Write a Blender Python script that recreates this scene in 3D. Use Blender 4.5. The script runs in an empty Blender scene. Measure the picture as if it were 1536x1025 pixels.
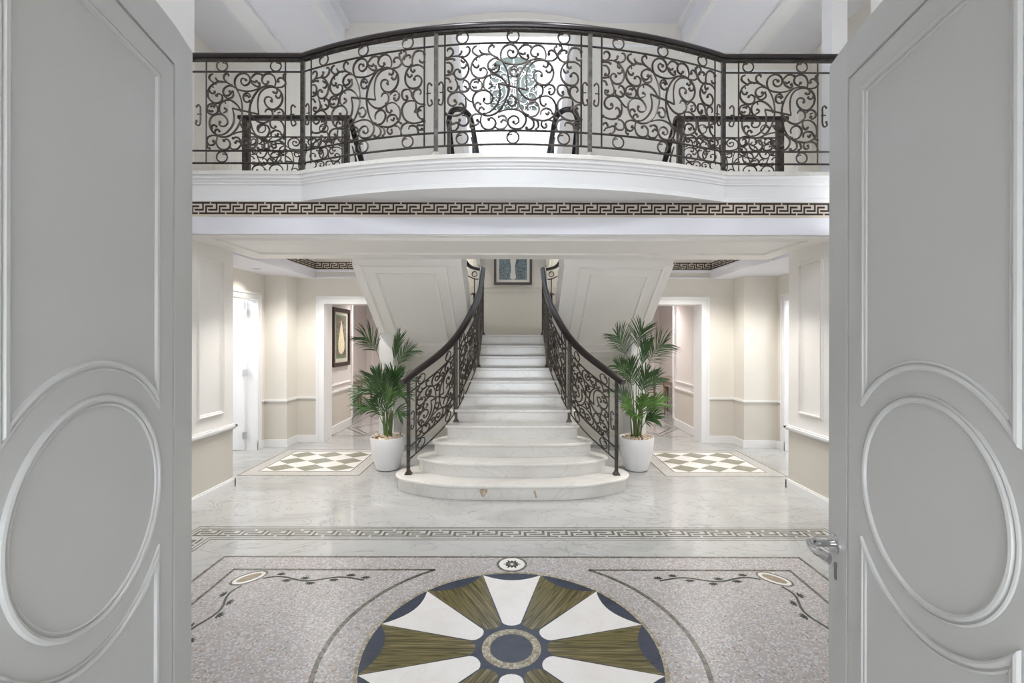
import bpy, bmesh, math, random
from mathutils import Vector, Matrix, noise
PI = math.pi
random.seed(7)
scn = bpy.context.scene
C = scn.collection

# ------------------------------------------------------------------ helpers
def V(*a): return Vector(a)

def tag(o, label=None, cat=None, group=None, kind=None):
    if label: o['label'] = label
    if cat: o['category'] = cat
    if group: o['group'] = group
    if kind: o['kind'] = kind
    return o

def wloc(p):
    v = Vector((0, 0, 0))
    while p is not None:
        v += p.location
        p = p.parent
    return v

def obj(name, bm, mat, parent=None, smooth=False, origin=None, label=None):
    """one mesh object; bm holds world coordinates"""
    bmesh.ops.recalc_face_normals(bm, faces=bm.faces)
    base = wloc(parent) if parent else Vector((0, 0, 0))
    o_w = Vector(origin) if origin is not None else (base if parent else Vector((0, 0, 0)))
    bmesh.ops.translate(bm, verts=bm.verts, vec=-o_w)
    me = bpy.data.meshes.new(name)
    bm.to_mesh(me); bm.free()
    mats = mat if isinstance(mat, (list, tuple)) else [mat]
    for m in mats: me.materials.append(m)
    if smooth:
        for p in me.polygons: p.use_smooth = True
        try: me.set_sharp_from_angle(angle=math.radians(40))
        except Exception: pass
    o = bpy.data.objects.new(name, me)
    C.objects.link(o)
    if parent: o.parent = parent
    o.location = o_w - base
    if label: o['label'] = label
    return o

def empty(name, loc, label, cat, group=None, kind=None):
    o = bpy.data.objects.new(name, None)
    o.empty_display_size = .1
    C.objects.link(o); o.location = loc
    return tag(o, label, cat, group, kind)

def box(bm, x0, x1, y0, y1, z0, z1):
    if x1 < x0: x0, x1 = x1, x0
    if y1 < y0: y0, y1 = y1, y0
    if z1 < z0: z0, z1 = z1, z0
    v = [bm.verts.new(p) for p in ((x0,y0,z0),(x1,y0,z0),(x1,y1,z0),(x0,y1,z0),(x0,y0,z1),(x1,y0,z1),(x1,y1,z1),(x0,y1,z1))]
    for f in ((0,3,2,1),(4,5,6,7),(0,1,5,4),(1,2,6,5),(2,3,7,6),(3,0,4,7)):
        bm.faces.new([v[i] for i in f])

def boxes(*bs):
    bm = bmesh.new()
    for b in bs: box(bm, *b)
    return bm

def prism(bm, pts, off):
    """extrude a planar polygon (3D pts) by vector off"""
    off = Vector(off)
    a = [bm.verts.new(Vector(p)) for p in pts]
    b = [bm.verts.new(Vector(p) + off) for p in pts]
    bm.faces.new(list(reversed(a))); bm.faces.new(b)
    n = len(pts)
    for i in range(n):
        bm.faces.new([a[i], a[(i+1) % n], b[(i+1) % n], b[i]])

def poly_flat(bm, pts, z, th=.0015):
    prism(bm, [(p[0], p[1], z) for p in pts], (0, 0, th))

def catmull(pts, n=5, closed=False):
    P = [Vector(p) for p in pts]
    if len(P) < 3 and not closed: return P
    out = []
    m = len(P)
    segs = m if closed else m - 1
    for i in range(segs):
        if closed:
            p0, p1, p2, p3 = P[(i-1) % m], P[i], P[(i+1) % m], P[(i+2) % m]
        else:
            p1, p2 = P[i], P[i+1]
            p0 = P[i-1] if i > 0 else p1*2 - p2
            p3 = P[i+2] if i+2 < m else p2*2 - p1
        for k in range(n):
            t = k/n
            out.append(.5*((2*p1) + (p2-p0)*t + (2*p0-5*p1+4*p2-p3)*t*t + (3*p1-p0-3*p2+p3)*t**3))
    if not closed: out.append(P[-1])
    return out

def tube(bm, pts, r, n=6, caps=True, radii=None):
    pts = [Vector(p) for p in pts]
    q = [pts[0]]
    for p in pts[1:]:
        if (p-q[-1]).length > 1e-5: q.append(p)
    pts = q
    if len(pts) < 2: return
    m = len(pts)
    t0 = (pts[1]-pts[0]).normalized()
    ref = Vector((0, 0, 1)) if abs(t0.z) < .9 else Vector((1, 0, 0))
    nrm = t0.cross(ref).normalized()
    rings = []
    for i in range(m):
        if i == 0: t = t0
        elif i == m-1: t = (pts[-1]-pts[-2]).normalized()
        else:
            t = (pts[i+1]-pts[i]).normalized() + (pts[i]-pts[i-1]).normalized()
            t = t.normalized() if t.length > 1e-6 else (pts[i+1]-pts[i]).normalized()
        nrm = (nrm - t*nrm.dot(t))
        nrm = nrm.normalized() if nrm.length > 1e-6 else t.orthogonal().normalized()
        bn = t.cross(nrm)
        rr = radii[min(i, len(radii)-1)] if radii else r
        rings.append([bm.verts.new(pts[i] + (nrm*math.cos(2*PI*k/n) + bn*math.sin(2*PI*k/n))*rr) for k in range(n)])
    for a, b in zip(rings, rings[1:]):
        for k in range(n):
            bm.faces.new([a[k], a[(k+1) % n], b[(k+1) % n], b[k]])
    if caps:
        bm.faces.new(list(reversed(rings[0]))); bm.faces.new(rings[-1])

def ball(bm, c, r, seg=6):
    bmesh.ops.create_uvsphere(bm, u_segments=seg, v_segments=4, radius=r, matrix=Matrix.Translation(Vector(c)))

def sweep(bm, pts, nrm, prof, closed=False):
    """sweep profile [(lateral, height)] along polyline lying on a plane of normal nrm"""
    P = [Vector(p) for p in pts]; nrm = Vector(nrm).normalized(); m = len(P)
    rings = []
    for i in range(m):
        a = (P[i]-P[i-1]).normalized() if (i > 0 or closed) else None
        b = (P[(i+1) % m]-P[i]).normalized() if (i < m-1 or closed) else None
        if a is None: a = b
        if b is None: b = a
        la, lb = nrm.cross(a), nrm.cross(b)
        mi = la+lb
        mi = mi.normalized() if mi.length > 1e-6 else la
        k = 1/max(.3, mi.dot(la))
        rings.append([bm.verts.new(P[i] + mi*(u*k) + nrm*h) for u, h in prof])
    q = len(prof)
    rr = list(zip(rings, rings[1:])) + ([(rings[-1], rings[0])] if closed else [])
    for A, B in rr:
        for k in range(q-1):
            bm.faces.new([A[k], A[k+1], B[k+1], B[k]])
        bm.faces.new([A[q-1], A[0], B[0], B[q-1]])
    if not closed:
        bm.faces.new(rings[0]); bm.faces.new(list(reversed(rings[-1])))

def lathe(bm, prof, c, n=40):
    rings = []
    for r, z in prof:
        rings.append([bm.verts.new((c[0]+r*math.cos(2*PI*k/n), c[1]+r*math.sin(2*PI*k/n), c[2]+z)) for k in range(n)] if r > 1e-6 else [bm.verts.new((c[0], c[1], c[2]+z))])
    for a, b in zip(rings, rings[1:]):
        for k in range(n):
            A = [a[k], a[(k+1) % n]] if len(a) > 1 else [a[0]]
            B = [b[(k+1) % n], b[k]] if len(b) > 1 else [b[0]]
            if len(A)+len(B) > 2: bm.faces.new(A+B)

# ------------------------------------------------------------------ materials
def nt(name):
    m = bpy.data.materials.new(name); m.use_nodes = True
    t = m.node_tree
    return m, t, t.nodes, t.links, t.nodes['Principled BSDF']

def ramp(N, stops, interp='LINEAR'):
    r = N.new('ShaderNodeValToRGB'); r.color_ramp.interpolation = interp
    e = r.color_ramp.elements
    e[0].position, e[0].color = stops[0][0], (*stops[0][1], 1)
    e[1].position, e[1].color = stops[-1][0], (*stops[-1][1], 1)
    for p, c in stops[1:-1]:
        x = e.new(p); x.color = (*c, 1)
    return r

def simple(name, c, rough=.5, metal=0, var=.03, scale=3, spec=.5, bump=0):
    m, t, N, L, b = nt(name)
    tc = N.new('ShaderNodeTexCoord'); no = N.new('ShaderNodeTexNoise')
    no.inputs['Scale'].default_value = scale; no.inputs['Detail'].default_value = 4
    L.new(tc.outputs['Object'], no.inputs['Vector'])
    r = ramp(N, [(.3, tuple(max(0, x*(1-var)) for x in c)), (.7, tuple(min(1, x*(1+var)) for x in c))])
    L.new(no.outputs['Fac'], r.inputs['Fac']); L.new(r.outputs['Color'], b.inputs['Base Color'])
    b.inputs['Roughness'].default_value = rough; b.inputs['Metallic'].default_value = metal
    b.inputs['Specular IOR Level'].default_value = spec
    if bump:
        n2 = N.new('ShaderNodeTexNoise'); n2.inputs['Scale'].default_value = 60; L.new(tc.outputs['Object'], n2.inputs['Vector'])
        bp = N.new('ShaderNodeBump'); bp.inputs['Strength'].default_value = bump; bp.inputs['Distance'].default_value = .002
        L.new(n2.outputs['Fac'], bp.inputs['Height']); L.new(bp.outputs['Normal'], b.inputs['Normal'])
    return m

def marble(name, base, vein, rough=.12, scale=1.2, amt=.5, spec=.5, slabs=True):
    m, t, N, L, b = nt(name)
    tc = N.new('ShaderNodeTexCoord')
    mp = N.new('ShaderNodeMapping'); mp.inputs['Scale'].default_value = (1, 1.7, 1); mp.inputs['Rotation'].default_value = (0, 0, .5)
    L.new(tc.outputs['Object'], mp.inputs['Vector'])
    n1 = N.new('ShaderNodeTexNoise'); n1.inputs['Scale'].default_value = scale; n1.inputs['Detail'].default_value = 8; n1.inputs['Distortion'].default_value = 1.5
    L.new(mp.outputs['Vector'], n1.inputs['Vector'])
    mid = tuple(base[i]*.7+vein[i]*.3 for i in range(3))
    r1 = ramp(N, [(.35, mid), (.5, base), (.7, tuple(min(1, x*1.03) for x in base))])
    L.new(n1.outputs['Fac'], r1.inputs['Fac'])
    n2 = N.new('ShaderNodeTexNoise'); n2.inputs['Scale'].default_value = scale*1.6; n2.inputs['Detail'].default_value = 10; n2.inputs['Distortion'].default_value = 2.5
    L.new(mp.outputs['Vector'], n2.inputs['Vector'])
    r2 = ramp(N, [(.485, (0, 0, 0)), (.5, (amt, amt, amt)), (.515, (0, 0, 0))])
    L.new(n2.outputs['Fac'], r2.inputs['Fac'])
    mx = N.new('ShaderNodeMixRGB'); mx.inputs['Color2'].default_value = (*vein, 1)
    L.new(r2.outputs['Color'], mx.inputs['Fac']); L.new(r1.outputs['Color'], mx.inputs['Color1'])
    L.new(mx.outputs['Color'], b.inputs['Base Color'])
    b.inputs['Roughness'].default_value = rough; b.inputs['Specular IOR Level'].default_value = spec
    return m

def olive_marble(name):
    m, t, N, L, b = nt(name)
    tc = N.new('ShaderNodeTexCoord'); mp = N.new('ShaderNodeMapping'); mp.inputs['Scale'].default_value = (.7, 20, 1)
    L.new(tc.outputs['Object'], mp.inputs['Vector'])
    n1 = N.new('ShaderNodeTexNoise'); n1.inputs['Scale'].default_value = 1.6; n1.inputs['Detail'].default_value = 7; n1.inputs['Distortion'].default_value = .3
    L.new(mp.outputs['Vector'], n1.inputs['Vector'])
    r = ramp(N, [(.30, (.018, .014, .006)), (.40, (.06, .052, .016)), (.46, (.16, .135, .05)), (.50, (.045, .038, .013)), (.55, (.21, .175, .08)), (.60, (.07, .06, .02)), (.66, (.26, .21, .11)), (.72, (.12, .10, .035))])
    L.new(n1.outputs['Fac'], r.inputs['Fac']); L.new(r.outputs['Color'], b.inputs['Base Color'])
    b.inputs['Roughness'].default_value = .24
    return m

def mosaic(name, stops, size=.0105, grout=(.42, .40, .37), rough=.3, rnd=.35):
    m, t, N, L, b = nt(name)
    tc = N.new('ShaderNodeTexCoord')
    wn = N.new('ShaderNodeTexNoise'); wn.inputs['Scale'].default_value = 2.5; L.new(tc.outputs['Object'], wn.inputs['Vector'])
    va = N.new('ShaderNodeVectorMath'); va.operation = 'SCALE'; va.inputs['Scale'].default_value = .05
    L.new(wn.outputs['Color'], va.inputs[0])
    vb = N.new('ShaderNodeVectorMath'); vb.operation = 'ADD'; L.new(tc.outputs['Object'], vb.inputs[0]); L.new(va.outputs[0], vb.inputs[1])
    v1 = N.new('ShaderNodeTexVoronoi'); v1.distance = 'CHEBYCHEV'; v1.voronoi_dimensions = '2D'
    v1.inputs['Scale'].default_value = 1/size; v1.inputs['Randomness'].default_value = rnd
    L.new(vb.outputs[0], v1.inputs['Vector'])
    sp = N.new('ShaderNodeSeparateColor'); L.new(v1.outputs['Color'], sp.inputs[0])
    r = ramp(N, stops, 'CONSTANT'); L.new(sp.outputs[0], r.inputs['Fac'])
    g = ramp(N, [(.40, (0, 0, 0)), (.50, (1, 1, 1))]); L.new(v1.outputs['Distance'], g.inputs['Fac'])
    mx = N.new('ShaderNodeMixRGB'); mx.inputs['Color2'].default_value = (*grout, 1)
    L.new(g.outputs['Color'], mx.inputs['Fac']); L.new(r.outputs['Color'], mx.inputs['Color1'])
    L.new(mx.outputs['Color'], b.inputs['Base Color']); b.inputs['Roughness'].default_value = rough
    return m

M = {}
M['wall_white'] = simple('wall_white_paint', (.86, .84, .81), .55, var=.012)
M['wall_cream'] = simple('wall_cream_paint', (.74, .71, .65), .6, var=.012)
M['wall_beige'] = simple('dado_beige_paint', (.63, .595, .535), .6, var=.012)
M['wall_pink'] = simple('corridor_paint', (.72, .68, .65), .6, var=.012)
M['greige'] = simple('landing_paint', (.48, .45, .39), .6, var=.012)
M['trim'] = simple('trim_white_paint', (.82, .82, .82), .35, var=.01)
M['ceiling'] = simple('ceiling_paint', (.80, .80, .845), .7, var=.008)
M['door'] = simple('shaded_door_paint', (.45, .455, .445), .38, var=.012, scale=2)  # whitish doors; the grey has their shade mixed into the colour
M['floor'] = marble('floor_marble', (.43, .43, .42), (.24, .245, .23), .07, .9, .6)
M['stair'] = marble('stair_marble', (.74, .725, .69), (.50, .46, .41), .16, .8, .28)
M['petal_white'] = marble('white_inlay_marble', (.74, .725, .70), (.60, .55, .50), .22, 1.6, .25)
M['olive'] = olive_marble('olive_striped_marble')
M['olive_grey'] = marble('olive_grey_marble', (.26, .26, .20), (.16, .16, .12), .15, 4, .3)
M['navy'] = marble('navy_stone', (.048, .057, .082), (.02, .02, .03), .24, 5, .5, .3)
M['mosaic'] = mosaic('pale_mosaic', [(0, (.36, .34, .33)), (.2, (.42, .39, .37)), (.45, (.32, .32, .34)), (.62, (.52, .51, .52)), (.86, (.40, .32, .27)), (.97, (.24, .18, .13))], .0105, grout=(.27, .255, .245), rnd=.16)
M['mosaic_dark'] = mosaic('dark_tesserae', [(0, (.06, .06, .045)), (.3, (.11, .105, .08)), (.6, (.16, .15, .12)), (.85, (.04, .04, .03))], .016, grout=(.15, .14, .12), rnd=.1)
M['mosaic_tan'] = mosaic('tan_tesserae', [(0, (.30, .26, .17)), (.35, (.42, .38, .28)), (.7, (.20, .17, .12)), (.88, (.5, .46, .36))], .016, grout=(.2, .19, .16))
M['line'] = simple('dark_inlay_line', (.13, .125, .10), .25, var=.35, scale=40)
M['leafline'] = simple('vine_inlay', (.04, .045, .035), .25, var=.3, scale=40)
M['ochre'] = simple('ochre_inlay', (.27, .21, .13), .3, var=.25, scale=60)
M['border_pale'] = mosaic('pale_border', [(0, (.46, .45, .43)), (.5, (.55, .53, .51)), (.8, (.38, .36, .33))], .012)
M['stain'] = simple('brown_mineral', (.46, .36, .27), .25, var=.4, scale=30)
M['key_dark'] = simple('meander_brown', (.022, .012, .009), .5, var=.2, scale=20)
M['key_cream'] = simple('meander_cream', (.66, .59, .50), .55, var=.03)
M['iron'] = simple('wrought_iron', (.075, .068, .06), .42, .75, var=.45, scale=30, bump=.4)
M['bronze'] = simple('aged_iron_scrollwork', (.085, .072, .062), .42, .7, var=.4, scale=25)
M['rail'] = simple('dark_handrail', (.018, .013, .013), .3, .0, var=.25, scale=12, spec=.4)
M['chrome'] = simple('polished_chrome', (.62, .62, .63), .12, 1, var=.02)
M['lock'] = simple('lock_metal', (.16, .16, .165), .4, .6)
M['pot'] = simple('white_glazed_pot', (.80, .80, .81), .28, var=.01)
M['soil'] = simple('potting_soil', (.12, .09, .06), .9, var=.3, scale=30)
M['leaf'] = simple('palm_leaf', (.035, .085, .022), .42, var=.5, scale=9)
M['leaf_light'] = simple('palm_leaf_bright', (.10, .20, .045), .42, var=.4, scale=9)
M['stem'] = simple('palm_stem', (.10, .15, .045), .5, var=.3, scale=12)
M['wood_dark'] = simple('dark_picture_frame', (.035, .018, .012), .35, var=.4, scale=18)
M['wood_grey'] = simple('weathered_wood', (.33, .29, .25), .6, var=.25, scale=16)
M['wood_brown'] = simple('carved_wood', (.20, .13, .085), .55, var=.3, scale=16)
M['matboard'] = simple('picture_mat', (.62, .60, .53), .8, var=.02)

def pebble_mat():
    m, t, N, L, b = nt('pebbles')
    oi = N.new('ShaderNodeTexCoord'); v = N.new('ShaderNodeTexVoronoi'); v.inputs['Scale'].default_value = 28
    L.new(oi.outputs['Object'], v.inputs['Vector'])
    sp = N.new('ShaderNodeSeparateColor'); L.new(v.outputs['Color'], sp.inputs[0])
    r = ramp(N, [(0, (.42, .31, .20)), (.35, (.58, .46, .33)), (.7, (.68, .60, .50)), (1, (.36, .27, .19))])
    L.new(sp.outputs[0], r.inputs['Fac']); L.new(r.outputs['Color'], b.inputs['Base Color']); b.inputs['Roughness'].default_value = .6
    return m
M['pebble'] = pebble_mat()

def art(name, stops, scale, dist=3, aspect=(1, 1, 1)):
    m, t, N, L, b = nt(name)
    tc = N.new('ShaderNodeTexCoord'); mp = N.new('ShaderNodeMapping'); mp.inputs['Scale'].default_value = aspect
    L.new(tc.outputs['Object'], mp.inputs['Vector'])
    n1 = N.new('ShaderNodeTexNoise'); n1.inputs['Scale'].default_value = scale; n1.inputs['Detail'].default_value = 5; n1.inputs['Distortion'].default_value = dist
    L.new(mp.outputs['Vector'], n1.inputs['Vector'])
    r = ramp(N, stops); L.new(n1.outputs['Fac'], r.inputs['Fac']); L.new(r.outputs['Color'], b.inputs['Base Color']); b.inputs['Roughness'].default_value = .5
    return m
M['art_blue'] = art('blue_grey_leaf_print', [(.3, (.015, .022, .03)), (.42, (.05, .075, .085)), (.50, (.22, .26, .25)), (.58, (.05, .07, .09)), (.75, (.30, .33, .30))], 9, 4)
M['art_dark'] = art('dark_patterned_print', [(.3, (.03, .03, .03)), (.45, (.18, .10, .08)), (.6, (.22, .25, .18)), (.75, (.42, .38, .30))], 16, 2)
M['art_yellow'] = art('yellow_white_print', [(.3, (.66, .50, .12)), (.45, (.78, .72, .42)), (.6, (.80, .78, .72)), (.75, (.60, .42, .20))], 9, 3, (1, 1, .5))
M['art_green'] = simple('green_print_border', (.16, .24, .13), .5, var=.3, scale=30)

def glass_mat():
    m, t, N, L, b = nt('green_frosted_glass')
    b.inputs['Base Color'].default_value = (.07, .095, .083, 1); b.inputs['Roughness'].default_value = .35
    b.inputs['Specular IOR Level'].default_value = .4
    return m
M['green_glass'] = glass_mat()
def tinted():
    m = bpy.data.materials.new('dimming_window_glass'); m.use_nodes = True; N = m.node_tree.nodes; L = m.node_tree.links
    N.remove(N['Principled BSDF']); t = N.new('ShaderNodeBsdfTransparent'); t.inputs['Color'].default_value = (.40, .405, .41, 1)  # tint added to cut the brightness of the sky behind
    g = N.new('ShaderNodeBsdfGlossy'); g.inputs['Roughness'].default_value = .1; x = N.new('ShaderNodeMixShader'); x.inputs['Fac'].default_value = .04
    L.new(t.outputs[0], x.inputs[1]); L.new(g.outputs[0], x.inputs[2]); L.new(x.outputs[0], N['Material Output'].inputs['Surface'])
    return m
M['dimming_glass'] = tinted()

# ------------------------------------------------------------------ camera
H = 1.66; F = 692.0
cam = bpy.data.cameras.new('camera'); co = bpy.data.objects.new('camera', cam); C.objects.link(co)
cam.sensor_width = 36; cam.sensor_fit = 'HORIZONTAL'; cam.lens = 36*F/1536
cam.shift_y = -5.5/1536; cam.shift_x = -1.8/1536
co.location = (.006, 0, H); co.rotation_euler = (PI/2, math.radians(-.12), 0)
cam.clip_start = .05; cam.clip_end = 100
scn.camera = co

# ------------------------------------------------------------------ mouldings
BEAD = [(-.012, 0), (-.009, .006), (-.003, .008), (.001, .003), (.005, .009), (.010, .009), (.013, 0)]
FLATM = [(-.020, 0), (-.019, .018), (-.008, .021), (-.004, .010), (.010, .008), (.018, 0)]
DOORM = [(-.0105, 0), (-.0098, .003), (-.007, .0045), (-.0045, .002), (-.002, .002), (0, .0065), (.0045, .008), (.0085, .006), (.010, 0)]

def rect_pts(axis, c, a0, a1, z0, z1):
    if axis == 'x': return [(c, a0, z0), (c, a1, z0), (c, a1, z1), (c, a0, z1)]
    return [(a0, c, z0), (a1, c, z0), (a1, c, z1), (a0, c, z1)]

# ------------------------------------------------------------------ FLOOR
bm = boxes((-7, 7, -1.5, 12, -.1, 0))
floor = obj('floor', bm, M['floor']); tag(floor, kind='structure', label='polished pale marble hall floor with mosaic inlays')

def inlay(name, bm, mat, label=None, origin=None):
    return obj(name, bm, mat, floor, label=label, origin=origin)

def band(bm, x0, x1, y0, y1, w, z, th=.0012):
    """thin rectangular outline"""
    box(bm, x0, x1, y0, y0+w, z, z+th); box(bm, x0, x1, y1-w, y1, z, z+th)
    box(bm, x0, x0+w, y0+w, y1-w, z, z+th); box(bm, x1-w, x1, y0+w, y1-w, z, z+th)

def ring_bm(c, r0, r1, z, th=.0012, a0=0, a1=2*PI, n=120):
    bm = bmesh.new()
    full = abs((a1-a0)-2*PI) < 1e-6
    A = []
    for i in range(n + (0 if full else 1)):
        a = a0+(a1-a0)*i/n
        A.append([bm.verts.new((c[0]+r*math.cos(a), c[1]+r*math.sin(a), zz)) for r, zz in ((r0, z), (r0, z+th), (r1, z+th), (r1, z))])
    m = len(A)
    for i in range(m if full else m-1):
        a, b = A[i], A[(i+1) % m]
        for k in range(4):
            bm.faces.new([a[k], a[(k+1) % 4], b[(k+1) % 4], b[k]])
    if not full:
        bm.faces.new(A[0]); bm.faces.new(A[-1][::-1])
    return bm

# big mosaic carpet
CY = 2.465; R = .781
MX, MY1 = 2.17, 3.487; MY0 = 2*CY-MY1
inlay('mosaic_panel', boxes((-MX, MX, MY0, MY1, 0, .001)), M['mosaic'], 'pale pinkish mosaic field')
bm = bmesh.new(); band(bm, -MX-.012, MX+.012, MY0-.012, MY1+.012, .020, .0006); inlay('mosaic_border', bm, M['mosaic_dark'])
# corner cartouches : a line along the back that folds along the side, closed by the big ring
IX, IY = 1.985, .83
r2 = .995
a_s = math.asin(IY/r2)
bm = bmesh.new()
xr = math.sqrt(r2*r2-IY*IY)
for sx in (-1, 1):
    for sy in (-1, 1):
        yy = CY+sy*IY
        box(bm, sx*xr, sx*IX, yy-.010, yy+.010, .001, .0022)
    box(bm, sx*(IX-.010), sx*(IX+.010), CY-IY-.007, CY+IY+.007, .001, .0022)
inlay('mosaic_line', bm, M['mosaic_dark'])
for a0, a1 in ((-a_s, a_s), (PI-a_s, PI+a_s)):
    inlay('mosaic_ring', ring_bm((0, CY), r2-.013, r2+.013, .001, .0012, a0, a1, 80), M['mosaic_dark'])
# rim and medallion
inlay('medallion_rim', ring_bm((0, CY), R, R+.022, .001, .0014), M['mosaic_tan'])
bm = bmesh.new(); poly_flat(bm, [(R*math.cos(a), CY+R*math.sin(a)) for a in [2*PI*i/96 for i in range(96)]], .001, .0006)
inlay('medallion_ground', bm, M['navy'], 'navy stone ground of the medallion')
for k in range(12):
    ang = PI/2 - k*PI/6
    hw = math.radians(15)
    pts = []
    # inner rounded end
    ri = .245; wi = ri*math.sin(hw)*.93
    ci = ri*math.cos(hw)
    for j in range(9):
        a = PI/2 + PI*j/8
        pts.append((ci+.045*math.cos(a), wi*math.sin(a)))
    # outer concave arc : chord bulging inwards
    A = (R*math.cos(hw), -R*math.sin(hw)); B = (R*math.cos(hw), R*math.sin(hw))
    for j in range(11):
        t = j/10
        x = A[0]+(B[0]-A[0])*t; y = A[1]+(B[1]-A[1])*t
        x -= .068*math.sin(PI*t)**.9
        pts.append((x, y))
    # the petals neighbour each other almost radially
    bm = bmesh.new(); poly_flat(bm, [(p[0], p[1]*.992) for p in pts], 0, .0009)
    o = obj('medallion_petal', bm, M['petal_white'] if k % 2 == 0 else M['olive'], floor,
            label='white marble petal' if k % 2 == 0 else 'olive striped marble petal')
    o.location = (0, CY, .0016); o.rotation_euler = (0, 0, ang)
# centre
bm = bmesh.new(); poly_flat(bm, [(.205*math.cos(2*PI*i/48), CY+.205*math.sin(2*PI*i/48)) for i in range(48)], .0016, .0004); inlay('medallion_heart', bm, M['navy'])
inlay('medallion_ring', ring_bm((0, CY), .114, .158, .002, .001, n=64), M['mosaic_tan'])
bm = bmesh.new(); poly_flat(bm, [(.114*math.cos(2*PI*i/48), CY+.114*math.sin(2*PI*i/48)) for i in range(48)], .002, .0008); inlay('medallion_disc', bm, M['navy'])
# small star roundels on the axis
for sy in (1, -1):
    c = (0, CY+sy*.913)
    bm = bmesh.new(); poly_flat(bm, [(c[0]+.108*math.cos(2*PI*i/40), c[1]+.108*math.sin(2*PI*i/40)) for i in range(40)], .001, .0008)
    inlay('star_roundel', bm, M['petal_white'])
    inlay('star_roundel_ring', ring_bm(c, .094, .112, .0018, .001, n=48), M['mosaic_dark'])
    bm = bmesh.new()
    for k in range(12):
        a = 2*PI*k/12
        L_ = .068 if k % 2 == 0 else .055
        d = (math.cos(a), math.sin(a)); n_ = (-d[1], d[0])
        poly_flat(bm, [(c[0]+d[0]*q+n_[0]*w, c[1]+d[1]*q+n_[1]*w) for q, w in ((.008, 0), (.04, -.010), (L_, 0), (.04, .010))], .0018, .0008)
    inlay('star_inlay', bm, M['leafline'])
# vines in the cartouche corners
for sx in (-1, 1):
    for sy in (-1, 1):
        cx_, cy_ = sx*(IX-.175), CY+sy*(IY-.115)
        ang = sx*sy*math.radians(-35) if sx > 0 else sx*sy*math.radians(-35)
        def ell(a, b_, n=36):
            ca, sa = math.cos(PI/4*(1 if sx*sy < 0 else -1)), math.sin(PI/4*(1 if sx*sy < 0 else -1))
            return [(cx_+a*math.cos(2*PI*i/n)*ca-b_*math.sin(2*PI*i/n)*sa, cy_+a*math.cos(2*PI*i/n)*sa+b_*math.sin(2*PI*i/n)*ca) for i in range(n)]
        bm = bmesh.new(); poly_flat(bm, ell(.120, .074), .001, .0006); inlay('oval_rim', bm, M['mosaic_dark'])
        bm = bmesh.new(); poly_flat(bm, ell(.104, .059), .0016, .0006); inlay('oval_ground', bm, M['petal_white'])
        bm = bmesh.new(); poly_flat(bm, ell(.080, .037), .0022, .0006); inlay('oval_heart', bm, M['ochre'])
        bm = bmesh.new()
        def vine(p0, d, n_, L_, leaves):
            path = []
            K = 44
            for i in range(K+1):
                t = i/K
                q = t*L_
                w = .030*math.sin(t*2*PI*1.6+.2)*(1-.3*t) - .012
                path.append(Vector((p0[0]+d[0]*q+n_[0]*w, p0[1]+d[1]*q+n_[1]*w, .0015)))
            sweep(bm, path, (0, 0, 1), [(-.0075, 0), (-.0075, .001), (.0075, .001), (.0075, 0)])
            for t, side in leaves:
                i = int(t*K); p = path[i]
                for a in (-1.05, -.5, 0, .5, 1.05):
                    dd = Vector((d[0], d[1])); nn = Vector((n_[0], n_[1]))*side
                    e = (nn*math.cos(a)+dd*math.sin(a))
                    f_ = Vector((-e.y, e.x))
                    o_ = Vector((p.x, p.y))+nn*.018
                    poly_flat(bm, [tuple(o_), tuple(o_+e*.022-f_*.008), tuple(o_+e*.042), tuple(o_+e*.022+f_*.008)], .0015, .0008)
        vine((cx_-sx*.10, cy_+sy*.0), (-sx, 0), (0, sy), .70, ((.14, 1), (.27, -1), (.43, 1), (.52, -1), (.72, -1), (.85, 1), (1.0, 1)))
        vine((cx_+sx*.0, cy_-sy*.10), (0, -sy), (sx, 0), .66, ((.16, 1), (.30, -1), (.5, -1), (.66, 1), (.85, 1), (1.0, -1)))
        inlay('vine_inlay', bm, M['leafline'], 'dark leafy vine line')

# Greek key strips
KEY = ['#########', '.......#.', '#####..#.', '#......#.', '#.######.', '#........', '#########']
def key_cells(nunits):
    """dark rectangles (col0, col1, row) merged along rows; rows count downwards"""
    out = []
    for u in range(nunits):
        for r_, row in enumerate(KEY):
            row = list(row)
            if r_ == 0 and u % 2 == 0: row[3] = '.'
            if r_ == 6 and u % 2 == 1: row[4] = '.'
            c0 = None
            for c_ in range(10):
                ch = row[c_] if c_ < 9 else '.'
                if ch == '#' and c0 is None: c0 = c_
                if ch != '#' and c0 is not None:
                    out.append((u*9+c0, u*9+c_, r_)); c0 = None
    return out

def key_strip(bm, P0, du, dv, nrm, L_, pitch, height, th=.002):
    """P0 top-left, du along, dv down (unit vectors)"""
    n = max(1, round(L_/pitch)); cw = L_/(n*9); ch = height/7
    P0, du, dv, nrm = map(Vector, (P0, du, dv, nrm))
    for c0, c1, r_ in key_cells(n):
        a = P0+du*(c0*cw)+dv*(r_*ch)
        prism(bm, [a, a+du*((c1-c0)*cw), a+du*((c1-c0)*cw)+dv*(ch*1.02), a+dv*(ch*1.02)], nrm*th)

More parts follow.
